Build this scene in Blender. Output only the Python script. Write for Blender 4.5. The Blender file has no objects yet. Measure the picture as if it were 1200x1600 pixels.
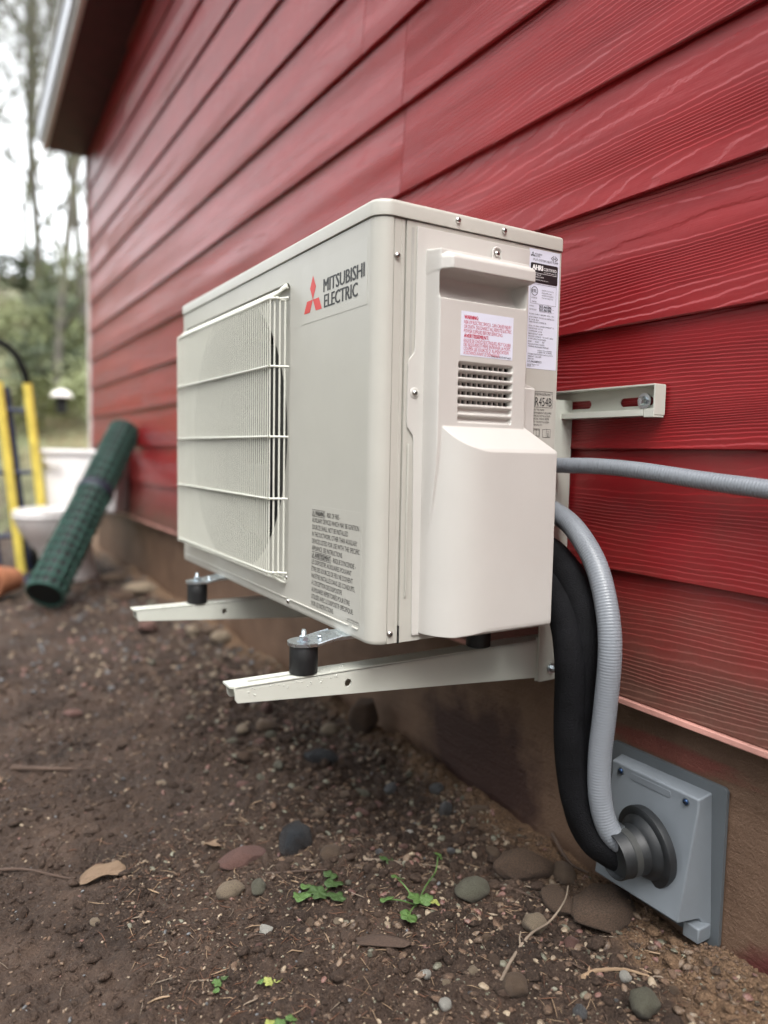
import bpy, bmesh, math, random
import numpy as np
from mathutils import Vector, Matrix
from mathutils.geometry import tessellate_polygon
random.seed(7); rng = np.random.default_rng(11)
PI = math.pi
scene = bpy.context.scene
C = scene.collection

# ------------------------------------------------------------------ camera
cam_d = bpy.data.cameras.new('camera'); cam = bpy.data.objects.new('camera', cam_d); C.objects.link(cam)
scene.camera = cam
CAM = Vector((-.8643, -.77714, .65377))
YAW, PITCH, ROLL, FPX = .547301709, -.0806079124, .0188866868, 1146.137
fv = Vector((math.sin(YAW)*math.cos(PITCH), math.cos(YAW)*math.cos(PITCH), math.sin(PITCH)))
rv = Vector((math.cos(YAW), -math.sin(YAW), 0)); uv_ = rv.cross(fv)
r2 = rv*math.cos(ROLL)+uv_*math.sin(ROLL); u2 = -rv*math.sin(ROLL)+uv_*math.cos(ROLL)
cam.matrix_world = Matrix(((r2.x, u2.x, -fv.x, CAM.x), (r2.y, u2.y, -fv.y, CAM.y), (r2.z, u2.z, -fv.z, CAM.z), (0, 0, 0, 1)))
cam_d.sensor_fit = 'AUTO'; cam_d.sensor_width = 36; cam_d.lens = FPX/1600*36
cam_d.clip_start = .02; cam_d.clip_end = 500
cam_d.dof.use_dof = True; cam_d.dof.focus_distance = 1.0; cam_d.dof.aperture_fstop = 1.9

# ------------------------------------------------------------------ sky, sun, exposure
SUN_EL, SUN_AZ = math.radians(58), math.radians(-165)          # azimuth measured from +Y towards +X
world = bpy.data.worlds.new('World'); scene.world = world; world.use_nodes = True
wn, wl = world.node_tree.nodes, world.node_tree.links
bg = wn['Background']
sky = wn.new('ShaderNodeTexSky'); sky.sky_type = 'NISHITA'; sky.sun_disc = False
sky.sun_elevation = SUN_EL; sky.sun_rotation = SUN_AZ
sky.air_density = 1.0; sky.dust_density = 4.0; sky.ozone_density = 1.0
hsv = wn.new('ShaderNodeHueSaturation'); hsv.inputs['Saturation'].default_value = .22
cloud = wn.new('ShaderNodeMix'); cloud.data_type = 'RGBA'; cloud.blend_type = 'ADD'       # even white cloud deck over the sky
cloud.inputs[0].default_value = 1.; cloud.inputs[7].default_value = (6.3, 6.5, 6.6, 1)
wl.new(sky.outputs[0], hsv.inputs['Color']); wl.new(hsv.outputs[0], cloud.inputs[6]); wl.new(cloud.outputs[2], bg.inputs['Color'])
bg.inputs['Strength'].default_value = .12
sun_d = bpy.data.lights.new('sun', 'SUN'); sun = bpy.data.objects.new('sun', sun_d); C.objects.link(sun)
sun_d.energy = 1.6; sun_d.angle = math.radians(50); sun_d.color = (1, .97, .93)
sdir = Vector((math.sin(SUN_AZ)*math.cos(SUN_EL), math.cos(SUN_AZ)*math.cos(SUN_EL), math.sin(SUN_EL)))
sun.rotation_euler = sdir.to_track_quat('Z', 'Y').to_euler(); sun.location = sdir*30
vs = scene.view_settings
vs.view_transform = 'Standard'; vs.look = 'None'; vs.gamma = 1; vs.exposure = 1.25; vs.use_curve_mapping = False

# ------------------------------------------------------------------ node helpers
class NM:
    """small builder round a material's node tree"""
    def __init__(s, name):
        s.m = bpy.data.materials.new(name); s.m.use_nodes = True
        s.n, s.l = s.m.node_tree.nodes, s.m.node_tree.links
        s.b = s.n['Principled BSDF']
    def put(s, sock, v):
        if isinstance(v, bpy.types.NodeSocket): s.l.new(v, sock)
        elif isinstance(v, (tuple, list)) and len(v) == 3 and sock.type == 'RGBA': sock.default_value = (*v, 1)
        else: sock.default_value = v
    def node(s, t, ins=None, **kw):
        n = s.n.new(t)
        for k, v in kw.items(): setattr(n, k, v)
        for k, v in (ins or {}).items(): s.put(n.inputs[k], v)
        return n
    def math(s, op, a, b=0., c=None, clamp=False):
        n = s.node('ShaderNodeMath', operation=op, use_clamp=clamp); s.put(n.inputs[0], a); s.put(n.inputs[1], b)
        if c is not None: s.put(n.inputs[2], c)
        return n.outputs[0]
    def coord(s, kind='Object'):
        return s.node('ShaderNodeTexCoord').outputs[kind]
    def pos(s): return s.node('ShaderNodeNewGeometry').outputs['Position']
    def rand(s): return s.node('ShaderNodeObjectInfo').outputs['Random']
    def mapping(s, v, scale=(1, 1, 1), loc=(0, 0, 0)):
        return s.node('ShaderNodeMapping', {'Vector': v, 'Scale': scale, 'Location': loc}).outputs[0]
    def noise(s, v, scale=5., detail=3., rough=.55, dist=0.):
        return s.node('ShaderNodeTexNoise', {'Vector': v, 'Scale': scale, 'Detail': detail, 'Roughness': rough, 'Distortion': dist}).outputs[0]
    def voro(s, v, scale=5., feature='F1', out='Distance'):
        return s.node('ShaderNodeTexVoronoi', {'Vector': v, 'Scale': scale}, feature=feature).outputs[out]
    def ramp(s, f, *stops):
        n = s.node('ShaderNodeValToRGB', {'Fac': f}); e = n.color_ramp.elements
        while len(e) < len(stops): e.new(.5)
        for q, (p, c) in zip(e, stops):
            q.position = p; q.color = (*c, 1) if isinstance(c, (tuple, list)) else (c, c, c, 1)
        return n.outputs[0]
    def mix(s, f, a, b, mode='MIX'):
        n = s.node('ShaderNodeMix', data_type='RGBA', blend_type=mode)
        s.put(n.inputs[0], f); s.put(n.inputs[6], a); s.put(n.inputs[7], b)
        return n.outputs[2]
    def bump(s, h, dist=.001, strength=1., normal=None):
        n = s.node('ShaderNodeBump', {'Height': h, 'Distance': dist, 'Strength': strength})
        if normal is not None: s.put(n.inputs['Normal'], normal)
        return n.outputs[0]
    def set(s, col=None, rough=None, metal=None, spec=None, normal=None, **kw):
        for k, v in (('Base Color', col), ('Roughness', rough), ('Metallic', metal), ('Specular IOR Level', spec), ('Normal', normal)):
            if v is not None: s.put(s.b.inputs[k], v)
        for k, v in kw.items(): s.put(s.b.inputs[k], v)
        return s.m

def plain(name, col, rough=.5, metal=0., bump=0., bscale=300., var=.12, **kw):
    n = NM(name); v = n.coord()
    f = n.noise(v, 14., 4.)
    dark = tuple(c*(1-var) for c in col); lite = tuple(min(1, c*(1+var)) for c in col)
    c = n.ramp(f, (.3, dark), (.7, lite))
    nor = n.bump(n.noise(v, bscale, 2.), bump, .6) if bump else None
    r = n.math('MULTIPLY_ADD', n.noise(v, 30., 3.), .16, rough-.08)
    return n.set(c, r, metal, normal=nor, **kw)

# ------------------------------------------------------------------ materials
M = {}
M['cabinet'] = plain('ivory_paint', (.45, .438, .393), .36, bump=.00012, bscale=700, var=.025)
M['plastic'] = plain('ivory_plastic', (.52, .500, .468), .40, bump=.0001, bscale=900, var=.02)
M['wire'] = plain('coated_wire', (.60, .60, .53), .35, var=.02)
M['bracket'] = plain('bracket_paint', (.54, .55, .49), .38, bump=.00015, bscale=500, var=.03)
M['dark'] = plain('dark_interior', (.006, .006, .006), .8, var=.3)
M['shade'] = plain('roof_and_seam_shade', (.40, .39, .36), .5)
M['zinc'] = plain('zinc_plate', (.60, .66, .70), .28, 1., bump=.0002, bscale=350, var=.18)
M['steel'] = plain('screw_steel', (.62, .60, .57), .22, 1., var=.1)
M['rubber'] = plain('black_rubber', (.006, .006, .0065), .5, bump=.0003, bscale=500, var=.3)
M['conduit'] = plain('grey_conduit_vinyl', (.205, .222, .245), .33, var=.05)
M['plate'] = plain('grey_cover_plastic', (.165, .185, .205), .45, bump=.0003, bscale=900, var=.05)
M['plate_dark'] = plain('grey_flange_plastic', (.095, .108, .118), .5, bump=.0003, bscale=900, var=.06)
M['boot'] = plain('boot_rubber', (.016, .018, .020), .5, bump=.0004, bscale=160, var=.5)
M['clamp'] = plain('dull_clamp_band', (.060, .062, .060), .45, .3)
M['blue_screw'] = plain('blued_screw', (.03, .06, .13), .35, .8)
M['white_label'] = plain('label_film', (.66, .68, .78), .35, var=.01)
M['clear_label'] = plain('clear_label_film', (.455, .443, .398), .32, var=.02)
M['ink'] = plain('black_ink', (.012, .012, .014), .45)
M['red_ink'] = plain('red_ink', (.60, .028, .026), .4, var=.03)
M['warn_ink'] = plain('crimson_ink', (.50, .03, .07), .45)
M['white_ink'] = plain('white_ink', (.85, .85, .85), .5, var=.01)
M['porcelain'] = plain('porcelain', (.68, .655, .65), .15, var=.03)
M['green_net'] = plain('green_plastic_net', (.022, .066, .052), .42, var=.25)
M['net_core'] = plain('net_roll_inside', (.002, .005, .005), .7)
M['strap'] = plain('dark_blue_strap', (.006, .010, .022), .6)
M['yellow'] = plain('yellow_paint', (.60, .48, .09), .45, var=.2)
M['navy'] = plain('dark_blue_paint', (.018, .026, .065), .45, var=.3)
M['clay'] = plain('terracotta', (.30, .12, .06), .8, var=.3)
M['trim'] = plain('corner_trim_paint', (.66, .62, .58), .5, var=.06)
M['fascia'] = plain('fascia_paint', (.60, .60, .57), .5, var=.08)
M['gutter'] = plain('metal_drip_edge', (.60, .63, .68), .4, 0., var=.08)
M['soffit'] = plain('soffit_paint', (.052, .004, .010), .6, var=.2)
M['rotor'] = plain('fan_plastic', (.012, .012, .013), .5)

def insul():
    n = NM('foam_insulation'); v = n.coord()
    h = n.noise(v, 420., 3., .7)
    return n.set(n.ramp(n.noise(v, 30., 3.), (.3, (.0035, .0035, .004)), (.7, (.008, .008, .0095))), n.math('MULTIPLY_ADD', n.noise(v, 60.), .25, .60), spec=.12, normal=n.bump(h, .0016, 1.))
M['insulation'] = insul()

def siding(name, dirty):
    n = NM(name)
    o = n.coord('Object'); rnd = n.rand()
    off = n.node('ShaderNodeCombineXYZ', {'X': n.math('MULTIPLY', rnd, 41.), 'Y': n.math('MULTIPLY', rnd, 173.), 'Z': n.math('MULTIPLY', rnd, 29.)}).outputs[0]
    v = n.node('ShaderNodeVectorMath', {0: o, 1: off}, operation='ADD').outputs[0]
    sep = n.node('ShaderNodeSeparateXYZ', {0: v}); z = sep.outputs['Z']
    flat = n.node('ShaderNodeCombineXYZ', {'X': 0., 'Y': sep.outputs['Y'], 'Z': z}).outputs[0]
    big = n.math('SUBTRACT', n.noise(n.mapping(flat, (1, .55, 8.5)), 1., .6, .4), .5)
    mid = n.math('SUBTRACT', n.noise(n.mapping(flat, (1, 7., 34.)), 1., 2., .5), .5)
    wig = n.math('SUBTRACT', n.noise(n.mapping(flat, (1, 55., 60.)), 1., 2., .6), .5)
    w = n.math('MULTIPLY_ADD', big, .165, n.math('MULTIPLY', z, .62))
    w = n.math('ADD', w, n.math('MULTIPLY_ADD', mid, .0058, n.math('MULTIPLY', wig, .0016)))
    fr = n.math('FRACT', n.math('DIVIDE', w, .0048))
    saw = n.ramp(fr, (0., .0), (.10, .06), (.70, .96), (.80, 1.), (.97, .02), (1., 0.))      # growth rings stand as small steps
    amp = n.ramp(n.noise(n.mapping(flat, (1, 1.0, 12.)), 1.4, 2.), (.30, .55), (.60, 1.))
    wav = n.math('MULTIPLY', saw, amp)
    fine = n.noise(n.mapping(flat, (1, 22., 420.)), 1., 3., .6)
    h = n.math('MULTIPLY_ADD', fine, .22, wav)
    pit = n.ramp(n.noise(v, 120., 2.), (.22, 0.), (.3, 1.))
    h = n.math('MULTIPLY_ADD', pit, .15, h)
    nor = n.bump(h, .0007 if dirty else .00105, 1.)
    tone = n.noise(n.mapping(flat, (1, 1.5, 9.)), 2., 4.)
    col = n.ramp(tone, (.3, (.225, .0095, .0125)), (.7, (.300, .0145, .0175)))
    col = n.mix(n.math('MULTIPLY', n.math('SUBTRACT', 1., fine), .10), col, (.11, .012, .012))
    speck = n.ramp(n.voro(v, 95.), (.02, 1.), (.05, 0.))
    keep = n.ramp(n.noise(v, 21., 1.), (.60, 0.), (.66, 1.))
    col = n.mix(n.math('MULTIPLY', n.math('MULTIPLY', speck, keep), .6), col, (.50, .30, .26))
    rough = n.math('MULTIPLY_ADD', n.noise(v, 40., 3.), .12, .30)
    if dirty:
        gz = n.node('ShaderNodeSeparateXYZ', {0: n.pos()}).outputs['Z']
        up = n.node('ShaderNodeMapRange', {'Value': gz, 'From Min': .30, 'From Max': .52, 'To Min': 1., 'To Max': .0}).outputs[0]
        f = n.math('MULTIPLY_ADD', n.noise(n.mapping(flat, (1, 5., 8.)), 1.5, 5., .65), 1.1, n.math('SUBTRACT', up, .50), clamp=True)
        f = n.math('MULTIPLY', f, .88)
        col = n.mix(f, col, n.mix(n.noise(v, 160., 2.), (.085, .045, .032), (.16, .085, .06)))
        rough = n.math('ADD', rough, n.math('MULTIPLY', f, .3))
    return n.set(col, rough, spec=.46, normal=nor)
M['siding'] = siding('red_siding_paint', False)
M['siding_low'] = siding('red_siding_paint_splashed', True)

def foundation():
    n = NM('painted_foundation'); v = n.pos()
    h = n.math('MULTIPLY_ADD', n.noise(v, 210., 4., .7), 1., n.math('MULTIPLY', n.noise(n.mapping(v, (1, 5, 60)), 1., 4., .6), .9))
    col = n.ramp(n.noise(v, 9., 5., .6), (.3, (.105, .058, .034)), (.7, (.175, .104, .066)))
    sp = n.node('ShaderNodeSeparateXYZ', {0: v})
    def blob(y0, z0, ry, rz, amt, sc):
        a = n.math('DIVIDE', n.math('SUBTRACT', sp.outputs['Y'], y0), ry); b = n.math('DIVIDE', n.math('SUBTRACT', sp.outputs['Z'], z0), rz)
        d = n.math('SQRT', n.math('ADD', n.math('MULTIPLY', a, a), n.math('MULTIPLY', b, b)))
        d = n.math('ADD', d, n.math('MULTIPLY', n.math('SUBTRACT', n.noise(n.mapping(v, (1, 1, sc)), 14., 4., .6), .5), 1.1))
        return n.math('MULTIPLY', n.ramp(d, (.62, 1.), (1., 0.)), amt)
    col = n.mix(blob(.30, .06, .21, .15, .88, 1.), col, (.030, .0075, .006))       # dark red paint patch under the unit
    col = n.mix(blob(-.12, .238, .14, .018, .55, 7.), col, (.20, .024, .022))      # red overspray above the plate
    col = n.mix(blob(-.30, .0, .07, .05, .8, 1.), col, (.10, .012, .014))
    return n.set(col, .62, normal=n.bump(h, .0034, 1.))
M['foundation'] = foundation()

def soil():
    n = NM('damp_soil'); v = n.pos()
    f = n.noise(v, 6., 6., .65)
    col = n.ramp(f, (.28, (.019, .0112, .0076)), (.5, (.048, .0295, .0205)), (.74, (.098, .063, .045)))
    grit = n.noise(v, 230., 3., .7)
    col = n.mix(n.math('MULTIPLY', n.ramp(grit, (.53, 0.), (.70, 1.)), .5), col, (.17, .115, .08))
    grit2 = n.voro(v, 160.)
    col = n.mix(n.ramp(grit2, (.06, .5), (.16, 0.)), col, (.20, .155, .12))
    x = n.node('ShaderNodeSeparateXYZ', {0: v}).outputs['X']
    yy_ = n.node('ShaderNodeSeparateXYZ', {0: v}).outputs['Y']
    x = n.math('ADD', x, n.node('ShaderNodeMapRange', {'Value': yy_, 'From Min': -.30, 'From Max': -.08, 'To Min': .075, 'To Max': 0.}).outputs[0])
    rim = n.math('ADD', x, n.math('MULTIPLY', n.math('SUBTRACT', n.noise(v, 16., 4.), .5), .11))
    rim = n.node('ShaderNodeMapRange', {'Value': rim, 'From Min': -.075, 'From Max': -.025}).outputs[0]
    col = n.mix(n.math('MULTIPLY', rim, .75), col, n.ramp(grit, (.35, (.13, .075, .042)), (.65, (.33, .205, .12))))
    y = n.node('ShaderNodeSeparateXYZ', {0: v}).outputs['Y']
    grass = n.math('MULTIPLY', n.node('ShaderNodeMapRange', {'Value': y, 'From Min': 5.5, 'From Max': 8.}).outputs[0], n.ramp(n.noise(v, 1.1, 4.), (.35, .3), (.6, 1.)))
    col = n.mix(grass, col, n.ramp(n.noise(v, 3., 5.), (.3, (.10, .115, .055)), (.7, (.22, .235, .13))))
    h = n.math('ADD', n.math('MULTIPLY', n.noise(v, 70., 5., .7), 1.), n.math('MULTIPLY', n.noise(v, 330., 3., .7), .6))
    r = n.ramp(n.noise(v, 4., 3.), (.35, .62), (.65, .85))
    return n.set(col, r, spec=.35, normal=n.bump(h, .010, 1.))
M['soil'] = soil()

def stone(name, a, b, speck=(.3, .27, .24), rough=.55, sp=.25):
    n = NM(name); v = n.coord(); rnd = n.rand()
    off = n.node('ShaderNodeVectorMath', {0: v, 1: n.node('ShaderNodeCombineXYZ', {'X': n.math('MULTIPLY', rnd, 50.), 'Y': n.math('MULTIPLY', rnd, 31.), 'Z': 0.}).outputs[0]}, operation='ADD').outputs[0]
    col = n.ramp(n.noise(off, 20., 7., .72), (.36, tuple(c*.7 for c in a)), (.46, tuple((p+q)*.5 for p, q in zip(a, b))), (.64, tuple(q*1.15 for q in b)))
    col = n.mix(n.math('MULTIPLY', n.ramp(n.noise(off, 300., 2.), (.55, 0.), (.64, 1.)), sp), col, speck)
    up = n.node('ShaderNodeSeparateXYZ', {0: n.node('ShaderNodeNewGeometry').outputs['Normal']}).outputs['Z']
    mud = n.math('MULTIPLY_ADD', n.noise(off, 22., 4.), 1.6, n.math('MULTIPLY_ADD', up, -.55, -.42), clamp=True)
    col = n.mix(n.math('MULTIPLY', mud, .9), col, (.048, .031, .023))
    h = n.math('ADD', n.noise(off, 60., 4., .6), n.math('MULTIPLY', n.noise(off, 420., 2.), .5))
    return n.set(col, n.math('MULTIPLY_ADD', n.noise(off, 35., 3.), .3, rough-.15), normal=n.bump(h, .0034, 1.))
ST = {
 'brown': stone('brown_stone', (.075, .046, .030), (.17, .115, .075)),
 'tan': stone('tan_stone', (.17, .125, .085), (.33, .26, .18)),
 'grey': stone('grey_stone', (.060, .062, .066), (.14, .145, .15), rough=.42),
 'slate': stone('wet_dark_stone', (.018, .020, .024), (.045, .05, .056), (.12, .12, .13), .22, .12),
 'red': stone('reddish_stone', (.10, .042, .034), (.20, .105, .085)),
 'pale': stone('pale_quartz', (.36, .35, .30), (.60, .58, .53), rough=.4),
 'olive': stone('olive_stone', (.085, .08, .055), (.17, .165, .12)),
 'clod': stone('earth_clod', (.042, .026, .017), (.12, .072, .046), (.22, .15, .09), .85, .4),
}
def leafmat(name, a, b, rough=.45):
    n = NM(name); v = n.coord()
    col = n.ramp(n.noise(v, 55., 4.), (.3, a), (.7, b))
    return n.set(col, rough, normal=n.bump(n.noise(v, 160., 3.), .0008, .6))
M['leaf'] = leafmat('weed_leaf', (.045, .095, .022), (.105, .185, .05))
M['leaf_yellow'] = leafmat('yellowed_leaf', (.22, .27, .06), (.36, .36, .11))
M['leaf_dark'] = leafmat('dull_leaf', (.028, .060, .016), (.066, .115, .035))
M['dead_leaf'] = leafmat('dead_leaf', (.10, .062, .036), (.21, .14, .088), .7)
M['twig'] = plain('grey_twig', (.20, .155, .115), .75, bump=.0006, bscale=200, var=.3)
M['bark_bit'] = plain('bark_scrap', (.065, .040, .028), .8, bump=.002, bscale=90, var=.4)
M['straw'] = plain('dry_needles', (.27, .185, .115), .65, var=.3)
M['needle'] = plain('brown_needles', (.13, .060, .034), .65, var=.3)
def barkmat():
    n = NM('mossy_bark'); v = n.pos()
    c = n.ramp(n.noise(v, 9., 5.), (.3, (.035, .032, .024)), (.7, (.11, .10, .08)))
    c = n.mix(n.ramp(n.noise(v, 2.3, 4.), (.45, 0.), (.62, .75)), c, (.075, .085, .028))
    return n.set(c, .85, normal=n.bump(n.noise(v, 60., 4.), .01, .8))
M['bark'] = barkmat()
M['foliage'] = plain('spring_foliage', (.17, .19, .085), .6, var=.45)
M['foliage_dark'] = plain('evergreen_foliage', (.06, .078, .038), .6, var=.45)
M['grass'] = plain('meadow_grass', (.21, .23, .12), .65, var=.4)
M['water'] = plain('rain_bead', (.56, .57, .52), .03, var=.02)

# ------------------------------------------------------------------ geometry helpers
def tag(o, label=None, cat=None, group=None, kind=None):
    if label: o['label'] = label
    if cat: o['category'] = cat
    if group: o['group'] = group
    if kind: o['kind'] = kind
    return o
def empty(name, loc=(0, 0, 0), label=None, cat=None, group=None):
    o = bpy.data.objects.new(name, None); o.empty_display_size = .05; C.objects.link(o); o.location = loc
    return tag(o, label, cat, group)
def link(name, me, mat=None, parent=None, loc=None, rot=None):
    o = bpy.data.objects.new(name, me); C.objects.link(o)
    if mat is not None and not me.materials: me.materials.append(mat)
    if parent is not None: o.parent = parent
    if loc is not None: o.location = loc
    if rot is not None: o.rotation_euler = rot
    return o
class MB:
    """collects faces for one mesh object"""
    def __init__(s): s.v, s.f = [], []
    def add(s, vs, fs):
        b = len(s.v); s.v.extend([tuple(p) for p in vs]); s.f.extend([tuple(i+b for i in q) for q in fs]); return s
    def box(s, x0, x1, y0, y1, z0, z1, R=None, o=None):
        P = [Vector((x, y, z)) for z in (z0, z1) for y in (y0, y1) for x in (x0, x1)]
        if R is not None: P = [R @ p for p in P]
        if o is not None: P = [p+Vector(o) for p in P]
        return s.add(P, [(0, 2, 3, 1), (4, 5, 7, 6), (0, 1, 5, 4), (2, 6, 7, 3), (0, 4, 6, 2), (1, 3, 7, 5)])
    def plate(s, outer, holes, t, o, u, v):
        """flat sheet with holes: 2D loops, thickness t backwards from the face whose normal is u x v"""
        o, u, v = Vector(o), Vector(u), Vector(v); n = u.cross(v).normalized()
        loops = [outer]+list(holes); pts = [p for L in loops for p in L]
        tri = tessellate_polygon([[Vector((a, b, 0)) for a, b in L] for L in loops])
        F = [o+u*a+v*b for a, b in pts]; B = [p-n*t for p in F]; N = len(F)
        fs = []
        for a, b, c in tri:
            A_ = (pts[b][0]-pts[a][0])*(pts[c][1]-pts[a][1])-(pts[b][1]-pts[a][1])*(pts[c][0]-pts[a][0])
            if A_ < 0: b, c = c, b
            fs.append((a, b, c)); fs.append((a+N, c+N, b+N))
        k = 0
        for L in loops:
            m = len(L)
            ar = sum(L[i][0]*L[(i+1) % m][1]-L[(i+1) % m][0]*L[i][1] for i in range(m))
            sgn = (ar > 0) == (L is outer)
            for i in range(m):
                a, b = k+i, k+(i+1) % m
                fs.append((a, a+N, b+N, b) if sgn else (b, b+N, a+N, a))
            k += m
        return s.add(F+B, fs)
    def tube(s, path, rad, n=10, cap=True, up=None):
        P = [Vector(p) for p in path]; m = len(P)
        R = rad if hasattr(rad, '__len__') else [rad]*m
        t0 = (P[1]-P[0]).normalized()
        a = Vector(up) if up else (Vector((0, 0, 1)) if abs(t0.z) < .9 else Vector((1, 0, 0)))
        a = (a-t0*a.dot(t0)).normalized(); vs_, fs = [], []
        for i in range(m):
            t = (P[min(i+1, m-1)]-P[max(i-1, 0)]).normalized()
            a = (a-t*a.dot(t)).normalized(); b = t.cross(a)
            for k in range(n):
                w = 2*PI*k/n; vs_.append(P[i]+(a*math.cos(w)+b*math.sin(w))*R[i])
        for i in range(m-1):
            for k in range(n):
                k2 = (k+1) % n; fs.append((i*n+k, i*n+k2, (i+1)*n+k2, (i+1)*n+k))
        if cap: fs.append(tuple(range(n-1, -1, -1))); fs.append(tuple((m-1)*n+k for k in range(n)))
        return s.add(vs_, fs)
    def lathe(s, prof, o, axis, n=24, sx=1., sy=1.):
        """profile [(r, h)] turned round axis from o"""
        ax = Vector(axis).normalized(); a = ax.orthogonal().normalized()
        if abs(ax.z) > .9: a = Vector((1, 0, 0))
        b = ax.cross(a); o = Vector(o); vs_, fs = [], []
        for r, h in prof:
            for k in range(n):
                w = 2*PI*k/n; vs_.append(o+ax*h+(a*math.cos(w)*sx+b*math.sin(w)*sy)*r)
        for i in range(len(prof)-1):
            for k in range(n):
                k2 = (k+1) % n; fs.append((i*n+k, i*n+k2, (i+1)*n+k2, (i+1)*n+k))
        if prof[0][0] > 1e-6: fs.append(tuple(range(n-1, -1, -1)))
        if prof[-1][0] > 1e-6: fs.append(tuple((len(prof)-1)*n+k for k in range(n)))
        return s.add(vs_, fs)
    def sweep(s, foot, levels, cap=False):
        """closed footprint (x, y) stacked at levels [(z, inset)]; inset moves along the footprint's normals"""
        n = len(foot); nor = []
        for i in range(n):
            a, b = foot[i-1], foot[(i+1) % n]; d = (b[0]-a[0], b[1]-a[1]); L = math.hypot(*d) or 1
            nor.append((d[1]/L, -d[0]/L))
        vs_ = [(p[0]-q[0]*ins, p[1]-q[1]*ins, z) for z, ins in levels for p, q in zip(foot, nor)]
        fs = []
        for l in range(len(levels)-1):
            for i in range(n):
                j = (i+1) % n; fs.append((l*n+i, l*n+j, (l+1)*n+j, (l+1)*n+i))
        if cap: fs.append(tuple(range(n-1, -1, -1))); fs.append(tuple((len(levels)-1)*n+k for k in range(n)))
        return s.add(vs_, fs)
    def mesh(s, name, smooth=True, angle=32, merge=False):
        me = bpy.data.meshes.new(name); me.from_pydata(s.v, [], s.f); me.update()
        if smooth: me.shade_smooth(); me.set_sharp_from_angle(angle=math.radians(angle))
        return me
    def build(s, name, mat, parent=None, smooth=True, angle=32, bevel=0., seg=2):
        o = link(name, s.mesh(name, smooth, angle), mat, parent)
        if parent is not None:                     # vertices are written in world space; keep them there
            base = parent.matrix_world if parent.parent is None else parent.parent.matrix_world
            w = Vector(parent.location)
            q = parent
            off = Vector((0, 0, 0))
            while q is not None: off += Vector(q.location); q = q.parent
            o.data.transform(Matrix.Translation(-off))
        if bevel:
            b = o.modifiers.new('bevel', 'BEVEL'); b.width = bevel; b.segments = seg; b.limit_method = 'ANGLE'; b.angle_limit = math.radians(40)
            b.harden_normals = False
        return o
def circle(cx, cy, r, n=28, a0=0.): return [(cx+r*math.cos(a0+2*PI*k/n), cy+r*math.sin(a0+2*PI*k/n)) for k in range(n)]
def rrect(x0, x1, y0, y1, r, n=6):
    P = []
    rr = r if hasattr(r, '__len__') else [r]*4       # corners: (x0,y0) (x1,y0) (x1,y1) (x0,y1)
    for (cx, cy, a), q in zip(((x0, y0, PI), (x1, y0, 1.5*PI), (x1, y1, 0.), (x0, y1, .5*PI)), rr):
        ox = cx+q if cx == x0 else cx-q; oy = cy+q if cy == y0 else cy-q
        for k in range(n+1): P.append((ox+q*math.cos(a+.5*PI*k/n), oy+q*math.sin(a+.5*PI*k/n)))
    return P
def spline(pts, step):
    P = [Vector(p) for p in pts]; P = [P[0]*2-P[1]]+P+[P[-1]*2-P[-2]]; out = []
    for i in range(1, len(P)-2):
        a, b, c, d = P[i-1:i+3]; n = max(2, int((c-b).length/step))
        for k in range(n):
            t = k/n; out.append(.5*((2*b)+(c-a)*t+(2*a-5*b+4*c-d)*t*t+(3*b-a-3*c+d)*t**3))
    out.append(P[-2]); return out
def world_to_local(o, p): return p

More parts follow.
